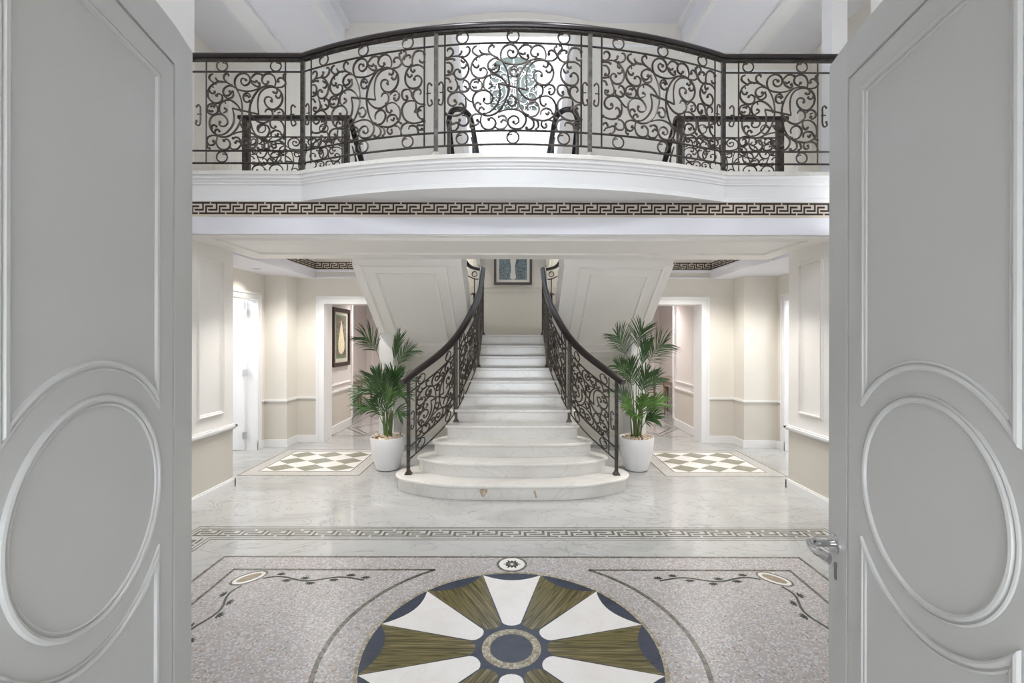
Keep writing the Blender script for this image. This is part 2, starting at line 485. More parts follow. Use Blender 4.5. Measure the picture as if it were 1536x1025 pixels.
KX1, KX0, KY1, KY0 = 2.735, 2.48, 4.04, 3.79
yB = 2*CY-KY1; yA = 2*CY-KY0
bm = bmesh.new()
for x, y1, y0 in ((KX1, KY1, yB), (KX1-.032, KY1-.032, yB+.032), (KX0+.032, KY0+.032, yA-.032), (KX0, KY0, yA)):
    band(bm, -x, x, y0, y1, .009, 0, .001)
key_strip(bm, (-KX1+.06, KY1-.058, 0), (1, 0, 0), (0, -1, 0), (0, 0, 1), 2*KX1-.12, .20, KY1-KY0-.116, .001)
for s in (-1, 1):
    key_strip(bm, (s*(KX1-.058), yB+.06, 0), (0, 1, 0), (-s, 0, 0), (0, 0, 1), KY1-yB-.30, .20, .139, .001)
inlay('greek_key_inlay', bm, M['line'], 'grey green greek key band')

# diamond rugs of stone on both sides
for s in (-1, 1):
    x0, x1 = (1.84, 3.31) if s > 0 else (-3.31, -1.84)
    y0, y1 = 5.535, 6.83
    inlay('stone_rug_border', boxes((x0, x1, y0, y1, 0, .0008)), M['border_pale'])
    bm = bmesh.new(); band(bm, x0, x1, y0, y1, .014, .0008, .0006); band(bm, x0+.16, x1-.16, y0+.17, y1-.14, .012, .0008, .0012)
    inlay('stone_rug_line', bm, M['line'])
    inlay('stone_rug_ground', boxes((x0+.168, x1-.168, y0+.178, y1-.148, 0, .0012)), M['petal_white'])
    ix0, ix1, iy0, iy1 = x0+.168, x1-.168, y0+.178, y1-.148
    for i in range(3):
        for j in range(3):
            pw, ph = (ix1-ix0)/3, (iy1-iy0)/3
            cx_, cy_ = ix0+pw*(i+.5), iy0+ph*(j+.5)
            bm = bmesh.new(); poly_flat(bm, [(cx_-pw*.49, cy_), (cx_, cy_-ph*.46), (cx_+pw*.49, cy_), (cx_, cy_+ph*.46)], .0012, .0008)
            inlay('diamond_inlay', bm, M['olive_grey'], 'olive green marble diamond')
    # corridor floor beyond the side opening
    bm = bmesh.new()
    xa, xb, ya = (1.95, 3.10, 7.78) if s > 0 else (-3.10, -1.95, 7.78)
    box(bm, xa, xb, ya, ya+.02, 0, .001)
    mid = (xa+xb)/2; hh = .62
    for q in range(3):
        y0_ = ya+.05+q*1.3
        for ins in (0, .14):
            P = [(xa+.08+ins, y0_+hh), (mid, y0_+ins), (xb-.08-ins, y0_+hh), (mid, y0_+2*hh-ins)]
            sweep(bm, [Vector((p[0], p[1], 0)) for p in P], (0, 0, 1), [(-.012, 0), (-.012, .001), (.012, .001), (.012, 0)], True)
    box(bm, xa+.05, xa+.065, ya, 11, 0, .001); box(bm, xb-.065, xb-.05, ya, 11, 0, .001)
    inlay('corridor_line_inlay', bm, M['ochre'] if False else M['line'])

# ------------------------------------------------------------------ ROOM SHELL
CEIL = 2.60
def st(name, bm, mat, parent=None, **k):
    o = obj(name, bm, mat, parent, **k)
    if parent is None: o['kind'] = 'structure'
    return o

# hall side walls (double height), pilaster at the near end of each side bay
for s, nm, yend in ((-1, 'left', 4.5), (1, 'right', 3.96)):
    X = 3.11 if s < 0 else 3.07
    bm = bmesh.new()
    box(bm, s*(X+.25), s*(X+1.1), 5.03, 5.13, 0, 2.62)
    box(bm, s*X, s*(X+.25), .52, 5.13, .68, 2.62)          # wall above the dado
    box(bm, s*X, s*(X+.25), .52, yend, 2.62, 6.7)
    w = st('wall_'+nm, bm, M['wall_white'])
    obj('dado', boxes((s*X, s*(X+.25), .52, 5.13, .0, .68)), M['wall_beige'], w)
    bm = bmesh.new(); sweep(bm, rect_pts('x', s*X, 4.57, 4.94, .86, 2.45), (-s, 0, 0), FLATM, True)
    sweep(bm, rect_pts('x', s*X, 3.0, 4.30, .86, 2.45), (-s, 0, 0), FLATM, True)
    obj('panel_moulding', bm, M['trim'] if False else M['wall_white'], w)
    bm = boxes((s*(X-.035), s*(X+.0), .52, 5.165, .665, .685), (s*(X-.02), s*X, .52, 5.15, .645, .665), (s*(X-.02), s*X, .52, 5.15, .685, .70),
               (s*(X-.035), s*(X+.25), 5.13, 5.165, .665, .685))
    obj('chair_rail', bm, M['trim'], w)
    bb = boxes((s*(X-.022), s*X, .52, 5.152, 0, .085), (s*(X-.014), s*X, .52, 5.144, .085, .10), (s*(X-.022), s*(X+.25), 5.13, 5.152, 0, .10))
    st('baseboard_'+nm, bb, M['trim'])

# side bays
for s, nm in ((-1, 'left'), (1, 'right')):
    XW, XP = (3.77, 3.43) if s < 0 else (4.02, 3.51); yj0, yj1 = 5.95, 6.80
    bm = bmesh.new()
    t = .14
    box(bm, s*XW, s*(XW+t), 5.13, yj0, .70, 2.95); box(bm, s*XW, s*(XW+t), yj1, 7.0, .70, 2.95)
    box(bm, s*XW, s*(XW+t), yj0, yj1, 2.21, 2.95)
    box(bm, s*XP, s*(XW+t), 7.0, 7.4, .70, 2.95)            # projecting pier
    # wall with the corridor opening
    yW = 7.33; xo0, xo1, zo = 3.0, 1.90, 2.20
    box(bm, s*xo0, s*XP, yW, yW+.29, .70, 2.95)
    box(bm, s*xo1, s*xo0, yW, yW+.29, zo, 2.95)
    w = st('wall_bay_'+nm, bm, M['wall_cream'])
    bm = boxes((s*XW, s*(XW+t), 5.13, yj0, 0, .70), (s*XW, s*(XW+t), yj1, 7.0, 0, .70), (s*XP, s*(XW+t), 7.0, 7.4, 0, .70), (s*xo0, s*XP, yW, yW+.29, 0, .70))
    obj('dado', bm, M['wall_beige'], w)
    bm = boxes((s*(XW-.02), s*XW, 5.38, yj0-.07, .69, .72), (s*(XW-.02), s*XW, yj1+.09, 7.0, .69, .72), (s*(XP-.02), s*XW, 6.98, 7.0, .69, .72),
               (s*(XP-.02), s*XP, 7.0, 7.31, .69, .72), (s*(xo0+.11), s*XP, yW-.02, yW, .69, .72))
    obj('chair_rail', bm, M['trim'], w)
    bm = boxes((s*(XW-.02), s*XW, 5.38, yj0-.07, 0, .11), (s*(XW-.02), s*XW, yj1+.09, 7.0, 0, .11), (s*(XP-.02), s*XW, 6.98, 7.0, 0, .11),
               (s*(XP-.02), s*XP, 7.0, 7.31, 0, .11), (s*(xo0+.11), s*XP, yW-.02, yW, 0, .11))
    st('baseboard_bay_'+nm, bm, M['trim'])
    # door casing in the long wall
    bm = bmesh.new()
    for (a0, a1, z0, z1) in ((yj0-.08, yj0, 0, 2.29), (yj1, yj1+.08, 0, 2.29), (yj0, yj1, 2.21, 2.29)):
        box(bm, s*(XW-.02), s*XW, a0, a1, z0, z1)
    box(bm, s*(XW-.03), s*(XW-.0), yj1+.055, yj1+.085, 0, 2.31); box(bm, s*(XW-.03), s*XW, yj0-.085, yj1+.085, 2.285, 2.315)
    box(bm, s*(XW-.03), s*(XW-.0), yj0-.085, yj0-.055, 0, 2.31)
    box(bm, s*(XW-.01), s*(XW+t+.01), yj1-.004, yj1+.002, 0, 2.21); box(bm, s*(XW-.01), s*(XW+t+.01), yj0-.002, yj0+.004, 0, 2.21)
    box(bm, s*(XW-.028), s*XW, yj1-.0, yj1+.09, 0, .13)
    st('trim_1' if s < 0 else 'trim_2', bm, M['trim'])
    # casing of the corridor opening
    bm = bmesh.new()
    box(bm, s*(xo0), s*(xo0+.08), yW-.02, yW, 0, zo+.079); box(bm, s*xo1, s*xo0, yW-.02, yW, zo, zo+.079)
    box(bm, s*(xo0+.08), s*(xo0+.115), yW-.032, yW-.0, 0, zo+.08); box(bm, s*xo1, s*(xo0+.115), yW-.032, yW, zo+.08, zo+.115)
    box(bm, s*(xo0-.006), s*(xo0+.0), yW-.02, yW+.31, 0, zo); box(bm, s*xo1, s*xo0, yW-.02, yW+.31, zo-.006, zo)
    st('trim_3' if s < 0 else 'trim_4', bm, M['trim'])
    # corridor beyond
    bm = bmesh.new()
    box(bm, s*3.10, s*3.3, 7.62, 8.85, .70, 2.6); box(bm, s*3.3, s*3.65, 8.75, 8.85, 0, 2.6)
    box(bm, s*3.65, s*3.8, 8.75, 11.5, 0, 2.6); box(bm, s*1.2, s*3.8, 11.5, 11.6, 0, 2.6)
    box(bm, s*1.75, s*1.90, 7.62, 11.5, 0, 2.6)
    w = st('wall_corridor_'+nm, bm, M['wall_pink'])
    obj('dado', boxes((s*3.10, s*3.3, 7.62, 8.85, 0, .70)), M['wall_beige'], w)
    bm = boxes((s*3.08, s*3.10, 7.62, 8.87, .70, .73), (s*3.08, s*3.10, 7.62, 8.87, 0, .13), (s*3.3, s*3.10, 8.85, 8.87, 0, .13), (s*3.635, s*3.65, 8.87, 11.5, 0, .13),
               (s*1.9, s*3.65, 11.48, 11.5, 0, .13), (s*1.9, s*3.65, 11.48, 11.5, .70, .73))
    st('baseboard_corridor_'+nm, bm, M['trim'])
    bm = bmesh.new()
    sweep(bm, rect_pts('x', s*3.10, 7.75, 8.78, .84, 2.45), (-s, 0, 0), FLATM, True)
    sweep(bm, rect_pts('y', 11.5, s*2.1, s*2.75, .84, 2.45), (0, -1, 0), FLATM, True)
    sweep(bm, rect_pts('y', 11.5, s*2.9, s*3.5, .84, 2.45), (0, -1, 0), FLATM, True)
    box(bm, s*3.08, s*3.12, 8.84, 8.9, 0, 2.6)
    obj('panel_moulding', bm, M['trim'], w)
    st('ceiling_corridor_'+nm, boxes((s*1.75, s*3.8, 7.62, 11.6, 2.6, 2.7)), M['ceiling'])

# bay ceilings with a raised tray and greek key frieze
for s, nm in ((-1, 'left'), (1, 'right')):
    bm = bmesh.new()
    box(bm, s*3.15, s*(3.95 if s < 0 else 4.2), 5.13, 7.4, CEIL, CEIL+.35)
    box(bm, s*1.94, s*3.95, 7.39, 7.62, CEIL+.001, CEIL+.35)
    box(bm, s*1.2, s*3.95, 5.50, 7.62, 2.95, 3.0)
    c = st('ceiling_bay_'+nm, bm, M['ceiling'])
    bm = bmesh.new()
    key_strip(bm, (s*3.149, 5.56, 2.858), (0, 1, 0), (0, 0, -1), (-s, 0, 0), 1.77, .125, .108, .003)
    key_strip(bm, (s*3.149, 7.329, 2.858), (-s, 0, 0), (0, 0, -1), (0, -1, 0), 1.3, .125, .108, .003)
    obj('greek_key_frieze', bm, M['key_dark'], c, label='dark brown greek key pattern')
    bm = boxes((s*3.1495, s*3.149, 5.56, 7.33, 2.735, 2.87), (s*1.9, s*3.149, 7.3285, 7.3295, 2.735, 2.87))
    obj('frieze_ground', bm, M['key_cream'], c)
    bm = boxes((s*3.12, s*3.15, 5.56, 7.33, 2.70, 2.735), (s*3.135, s*3.15, 5.56, 7.33, 2.60, 2.70),
               (s*1.9, s*3.12, 7.30, 7.33, 2.70, 2.735), (s*1.9, s*3.12, 7.29, 7.33, 2.60, 2.625))
    obj('tray_moulding', bm, M['ceiling'], c)

# recessed downlight
dl = empty('recessed_downlight', (-3.5, 6.3, CEIL), 'small round recessed downlight in the ceiling of the left side bay', 'downlight')
bm = bmesh.new(); lathe(bm, [(.030, 0), (.045, 0), (.047, -.006), (.030, -.006), (.030, 0)], (-3.5, 6.3, CEIL), 24); obj('bezel', bm, M['chrome'], dl, smooth=True)
bm = bmesh.new(); lathe(bm, [(0, -.001), (.029, -.001), (.029, -.004), (0, -.004)], (-3.5, 6.3, CEIL), 20); obj('lens', bm, M['trim'], dl)

# beam and balcony slab
beam = st('beam', boxes((-3.11, 3.07, 4.28, 5.56, 2.616, 3.185)), M['ceiling'])
tag(beam, label='white beam under the balcony with a greek key frieze')
bm = boxes((-3.109, 3.069, 4.274, 4.281, 2.78, 2.925)); obj('frieze_ground', bm, M['key_cream'], beam)
bm = bmesh.new(); key_strip(bm, (-3.10, 4.274, 2.913), (1, 0, 0), (0, 0, -1), (0, -1, 0), 6.17, .125, .112, .003)
obj('greek_key_frieze', bm, M['key_dark'], beam, label='dark brown and cream greek key pattern')
bm = boxes((-3.109, 3.069, 4.262, 4.282, 2.616, 2.672), (-3.109, 3.069, 4.268, 4.282, 2.672, 2.680)); obj('beam_moulding', bm, M['ceiling'], beam)
bm = bmesh.new()
sweep(bm, [(-2.85, 4.41, 2.609), (2.83, 4.41, 2.609), (2.83, 5.19, 2.609), (-2.85, 5.19, 2.609)], (0, 0, -1), FLATM, True)
obj('soffit_panel_moulding', bm, M['wall_white'], beam)
obj('soffit_face', boxes((-3.11, 3.07, 4.30, 5.565, 2.609, 2.616)), M['wall_white'], beam)

def edgeY(X, k=3.80, c=.108, flat=4.215):
    return min(flat, k+c*X*X)
XK = 1.955
def balc_ring(off, z):
    pts = [(-4.7, 4.215+off, z), (-XK-.001, 4.215+off, z)]
    for i in range(33):
        x = -XK+2*XK*i/32
        pts.append((x, 3.80+.1085*x*x+off, z))
    pts += [(XK+.001, 4.215+off, z), (4.7, 4.215+off, z)]
    return pts
def balc_profile(prof, mat, name, parent, yback=4.5, smooth=False):
    bm = bmesh.new(); rows = []
    for off, z in prof: rows.append([bm.verts.new(p) for p in balc_ring(off, z)])
    back_t = [bm.verts.new((v.co.x, yback, prof[0][1])) for v in rows[0]]
    back_b = [bm.verts.new((v.co.x, yback, prof[-1][1])) for v in rows[-1]]
    allr = [back_t]+rows+[back_b]
    for a, b in zip(allr, allr[1:]):
        for i in range(len(a)-1): bm.faces.new([a[i], a[i+1], b[i+1], b[i]])
    return obj(name, bm, mat, parent, smooth=smooth)
bal = st('balcony_slab', boxes((-4.75, 4.75, 4.35, 5.56, 3.05, 3.184)), M['stair'])
tag(bal, label='upper landing slab of the bowed balcony')
balc_profile([(0, 3.185), (-.004, 3.180), (-.004, 3.150), (.004, 3.145)], M['stair'], 'marble_edge', bal)
balc_profile([(.004, 3.145), (.012, 3.135), (.012, 3.120), (.028, 3.112), (.034, 3.095), (.045, 3.085), (.045, 3.074), (.06, 3.070)], M['trim'], 'cornice', bal)
balc_profile([(.06, 3.070), (.06, 2.96), (.053, 2.955), (.053, 2.921)], M['trim'], 'fascia', bal)
for s in (-1, 1):
    obj('slab_return', boxes((s*1.95, s*4.75, 4.3, 7.33, 3.05, 3.183)), M['stair'], bal)

# upper hall
bm = bmesh.new()
W0, W1 = .55, .93
for s in (-1, 1):
    prism(bm, [(s*4.75, 7.33, 3.0), (s*W0, 7.33, 3.0), (s*W1, 7.33, 6.56), (s*W1, 7.33, 6.9), (s*4.75, 7.33, 6.9)], (0, .17, 0))
box(bm, -W1, W1, 7.33, 7.5, 6.56, 6.9)
wb = st('wall_back_upper', bm, M['wall_cream'])
bm = bmesh.new()
for s in (-1, 1):
    sweep(bm, rect_pts('y', 7.33, s*1.25, s*2.35, 4.1, 6.3), (0, -1, 0), FLATM, True)
    sweep(bm, rect_pts('y', 7.33, s*2.75, s*4.5, 4.1, 5.9), (0, -1, 0), FLATM, True)
    prism(bm, [(s*W0, 7.30, 3.2), (s*(W0+.07), 7.30, 3.2), (s*(W1+.07), 7.30, 6.62), (s*W1, 7.30, 6.56)], (0, .03, 0))
obj('panel_moulding', bm, M['trim'], wb)
bm = bmesh.new()   # bowed cornice over the opening
prism(bm, [(x, 7.332-.26*math.cos(PI*x/2.86), 6.565) for x in [-1.43+2.86*i/28 for i in range(29)]], (0, 0, .10))
obj('bowed_cornice', bm, M['wall_cream'], wb)
# splayed white reveal and the tall window behind
bm = bmesh.new()
for s in (-1, 1):
    prism(bm, [(s*W0, 7.5, 3.0), (s*W1, 7.5, 6.9), (s*.80, 8.9, 7.6), (s*.62, 8.9, 3.0)], (s*.06, 0, 0))
wr = st('trim_5', bm, M['trim'])
win = empty('window_1', (0, 8.9, 3.2), 'tall window above the stair landing with a green glass light in an iron grille', 'window', kind='structure')
zs0, zs1, xw = 6.02, 6.80, .48
pts = [(-xw, 8.9, zs0), (xw, 8.9, zs0), (xw, 8.9, zs1)] + [(xw*math.cos(a), 8.9, zs1+.30*math.sin(a)) for a in [PI*i/16 for i in range(1, 16)]] + [(-xw, 8.9, zs1)]
bm = bmesh.new(); prism(bm, pts, (0, .01, 0)); obj('green_pane', bm, M['green_glass'], win)
bm = bmesh.new(); sweep(bm, pts, (0, -1, 0), [(-.02, -.02), (-.02, .02), (.02, .02), (.02, -.02)], True)
box(bm, -.012, .012, 8.885, 8.9, zs0, zs1+.28)
for x in (-.62, .62): box(bm, x-.02, x+.02, 8.88, 8.92, 3.0, 7.6)
obj('window_frame', bm, M['trim'], win)
obj('window_pane', boxes((-.80, .80, 8.93, 8.94, 3.0, 7.6)), M['dimming_glass'], win)
# sides and ceiling
st('wall_upper_left', boxes((-4.9, -4.75, .38, 5.3, 3.0, 6.75), (-4.9, -4.75, 6.3, 7.5, 3.0, 6.75), (-4.9, -4.75, 5.3, 6.3, 3.0, 4.0), (-4.9, -4.75, 5.3, 6.3, 4.75, 6.75), (-4.75, -3.36, 4.0, 4.15, 3.0, 6.75)), M['wall_cream'])  # unseen gap added to let daylight into the upper hall
st('wall_upper_right', boxes((4.75, 4.9, .38, 5.3, 3.0, 6.75), (4.75, 4.9, 6.3, 7.5, 3.0, 6.75), (4.75, 4.9, 5.3, 6.3, 3.0, 4.0), (4.75, 4.9, 5.3, 6.3, 4.75, 6.75), (3.32, 4.75, 3.8, 3.95, 3.0, 6.75)), M['wall_cream'])  # same added daylight gap, out of view
bm = boxes((3.11, 3.26, 4.5, 4.65, 3.185, 6.2)); st('pillar_right', bm, M['trim'])
bm = bmesh.new()
for s in (-1, 1):
    box(bm, s*2.68, s*4.9, .5, 7.5, 6.2, 6.75)
box(bm, -2.7, 2.7, .5, 7.5, 6.66, 6.75)
cl = st('ceiling', bm, M['ceiling'])
bm = bmesh.new()
for s in (-1, 1):
    box(bm, s*2.64, s*2.72, .5, 7.33, 6.15, 6.2); box(bm, s*2.66, s*2.70, .5, 7.33, 6.2, 6.30); box(bm, s*2.60, s*2.68, .5, 7.33, 6.56, 6.66)
    box(bm, s*3.6, s*3.9, .5, 7.33, 6.16, 6.2)
obj('ceiling_moulding', bm, M['trim'], cl)

st('wall_stairwell', boxes((-2.06, -1.94, 7.5, 8.9, 3.2, 7.6), (1.94, 2.06, 7.5, 8.9, 3.2, 7.6)), M['greige'])
st('ceiling_stairwell', boxes((-2.06, 2.06, 7.5, 8.9, 7.6, 7.7)), M['ceiling'])  # unseen roof added to cut sky light on the landing
# landing shell
st('wall_landing', boxes((-2.1, 2.1, 8.5, 8.62, 1.6, 3.3), (-2.06, -1.94, 7.17, 8.5, 1.37, 3.3), (1.94, 2.06, 7.17, 8.5, 1.37, 3.3)), M['greige'])
bm = boxes((-1.94, 1.94, 8.48, 8.5, 1.705, 1.82), (-1.94, 1.94, 8.485, 8.5, 2.49, 2.52))
sweep(bm, rect_pts('y', 8.5, -.62, .62, 2.58, 3.28), (0, -1, 0), BEAD, True)
for s in (-1, 1): sweep(bm, rect_pts('y', 8.5, s*.72, s*1.7, 2.58, 3.28), (0, -1, 0), BEAD, True)
st('baseboard_landing', bm, M['greige'])

# front wall with the entrance opening; unseen upper gap sized to admit daylight
st('wall_front', boxes((-3.3, -.90, .38, .52, 0, 3.2), (.96, 3.3, .38, .52, 0, 3.2), (-.90, .96, .38, .52, 2.52, 3.2),
   (-3.3, -1.1, .38, .52, 3.2, 6.75), (1.1, 3.3, .38, .52, 3.2, 6.75), (-1.1, 1.1, .38, .52, 5.6, 6.75), (-1.1, 1.1, .38, .52, 3.2, 4.5)), M['wall_white'])

st('wall_vestibule', boxes((-1.75, -1.6, -1.6, .38, 0, 2.75), (1.66, 1.8, -1.6, .38, 0, 2.75), (-1.75, -1.0, -1.7, -1.6, 0, 2.75), (1.0, 1.8, -1.7, -1.6, 0, 2.75), (-1.0, 1.0, -1.7, -1.6, 1.3, 2.75)), M['wall_cream'])  # unseen walls added to darken the doors; low gap throws daylight upward
st('ceiling_vestibule', boxes((-1.75, 1.8, -1.7, .38, 2.75, 2.85)), M['ceiling'])

# ------------------------------------------------------------------ STAIRCASE
RIS = .155
sY = [4.683+.2488*k for k in range(11)]
sY = [4.683, 4.927, 5.176, 5.425, 5.674, 5.922, 6.171, 6.42, 6.669, 6.918, 7.167]
EDGE = [(5.2, 1.02), (5.35, .93), (5.5, .84), (5.7, .775), (5.9, .70), (6.2, .625), (6.6, .58), (7.0, .56), (7.3, .555)]
def edge(y):
    if y <= EDGE[0][0]: return EDGE[0][1]
    for (a, xa), (b, xb) in zip(EDGE, EDGE[1:]):
        if y <= b: return xa+(xb-xa)*(y-a)/(b-a)
    return EDGE[-1][1]
stair = empty('staircase', (0, 4.7, 0), 'white marble staircase with curved lower steps rising to a landing and two return flights', 'staircase')
def step_outline(k, grow=0.0):
    y = sY[k]
    if k == 0:
        half = [(0, y), (.35, y+.005), (.67, y+.035), (.90, y+.105), (1.14, y+.225), (1.25, y+.33), (1.30, y+.46), (1.26, y+.62), (1.12, y+.74), (.97, y+.80)]
        tail = 5.55
    elif k == 1:
        half = [(0, y), (.37, y+.01), (.70, y+.07), (.92, y+.165), (1.04, y+.25), (1.09, y+.34), (1.05, y+.46), (.96, y+.56), (.86, y+.62)]
        tail = 5.62
    elif k == 2:
        half = [(0, y), (.35, y+.008), (.65, y+.04), (.84, y+.09), (.92, y+.15), (.935, y+.22), (.90, y+.33), (.84, y+.42)]
        tail = 5.68
    elif k == 3:
        half = [(0, y), (.4, y+.004), (.65, y+.015), (.77, y+.04), (.805, y+.09), (.80, y+.2), (.775, y+.3)]
        tail = 5.8
    else:
        e = edge(y+.02)+.01
        half = [(0, y), (e-.12, y), (e-.02, y+.008), (e, y+.04), (edge(y+.2), y+.2)]
        tail = y+.25
    pts = catmull([Vector((a, b, 0)) for a, b in half], 4)
    right = [(p.x, p.y) for p in pts]
    yy = tail
    while yy < 7.35:
        right.append((edge(yy), yy)); yy += .12
    right.append((edge(7.35), 7.35))
    if grow:
        # push the front outwards by 'grow' along the outline normal
        out = []
        for i, p in enumerate(right):
            a = right[max(0, i-1)]; b = right[min(len(right)-1, i+1)]
            t = Vector((b[0]-a[0], b[1]-a[1])); t.normalize()
            n = Vector((t.y, -t.x))
            if i == 0: n = Vector((0, -1))
            if i == len(right)-1: n = Vector((1, 0))
            out.append((p[0]+n.x*grow if i else 0, p[1]+n.y*grow))
        right = out
    left = [(-p[0], p[1]) for p in reversed(right[1:])]
    return left+right
for k in range(11):
    z0, z1 = RIS*k, RIS*(k+1)
    bm = bmesh.new()
    prism(bm, [(x, y, z0-(.0 if k == 0 else .03)) for x, y in step_outline(k, -.028)], (0, 0, RIS-(.034 if k == 0 else .004)))
    st_ = obj('step', bm, M['stair'], stair)
    bm = bmesh.new()
    a = step_outline(k, -.008); b = step_outline(k, 0); n = len(a)
    rings = []
    for ol, z in ((a, z1-.034), (b, z1-.026), (b, z1-.009), (a, z1)):
        rings.append([bm.verts.new((x, y, z)) for x, y in ol])
    for A, B in zip(rings, rings[1:]):
        for i in range(n): bm.faces.new([A[i], A[(i+1) % n], B[(i+1) % n], B[i]])
    bm.faces.new(rings[-1]); bm.faces.new(rings[0][::-1])
    obj('tread_nosing', bm, M['stair'], st_)
# landing and the two return flights
obj('landing', boxes((-1.94, 1.94, 7.21, 8.5, 1.55, 1.704)), M['stair'], stair)
def soff(y): return 2.58-.726*(y-5.5)
for s in (-1, 1):
    # base wall below the landing
    bm = boxes((s*.555, s*1.94, 7.17, 7.30, 0, 1.70))
    bw = st('wall_under_stair_'+('left' if s < 0 else 'right'), bm, M['wall_cream'])
    bm = boxes((s*.56, s*1.72, 7.155, 7.17, 0, .11)); obj('baseboard', bm, M['trim'], bw)
    nst = 10; ys = [7.17-(7.17-5.57)*i/nst for i in range(nst+1)]
    prof = [(7.17, soff(7.17))]
    z = 1.70
    prof.append((7.17, z))
    for i in range(nst):
        z = 1.705+(3.185-1.705)*(i+1)/nst-.003
        prof += [(ys[i], z), (ys[i+1], z)]
    prof.append((5.57, soff(5.57)))
    bm = bmesh.new(); prism(bm, [(s*.62, y, z) for y, z in prof], (s*1.32, 0, 0))
    fl = obj('return_flight', bm, M['wall_white'], stair)
    # soffit mouldings
    nrm = Vector((0, -.726, -1)).normalized()
    bm = bmesh.new()
    def sp(x, y): return (s*x, y, soff(y))
    sweep(bm, [sp(.82, 5.585), sp(1.83, 5.585), sp(1.83, 7.05), sp(.82, 7.05)], nrm, FLATM, True)
    sweep(bm, [sp(.965, 5.69), sp(1.675, 5.69), sp(1.675, 6.9), sp(.965, 6.9)], nrm, FLATM, True)
    obj('soffit_moulding', bm, M['wall_white'], fl)
    # white pier carrying the outer edge
    bm = bmesh.new()
    prism(bm, [(s*1.72, 6.68, 0), (s*1.935, 6.68, 0), (s*1.935, 6.68, soff(6.68)), (s*1.72, 6.68, soff(6.68))], (0, .25, 0))
    prism(bm, [(s*1.72, 6.93, 0), (s*1.72, 7.17, 0), (s*1.72, 7.17, soff(7.17)), (s*1.72, 6.93, soff(6.93))], (s*.2, 0, 0))
    obj('pier', bm, M['trim'], bw)
# brown mineral patches in the first riser
for P_ in ([(-.335, .105), (-.30, .118), (-.255, .108), (-.262, .075), (-.285, .038), (-.305, .033), (-.325, .07)], [(.215, .095), (.235, .10), (.245, .06), (.25, .03), (.236, .028), (.226, .06)]):
    bm = bmesh.new(); prism(bm, catmull([(x_, 4.7118+.016*x_*x_, z_) for x_, z_ in P_], 3, True), (0, -.0016, 0))
    obj('mineral_patch', bm, M['stain'], stair)

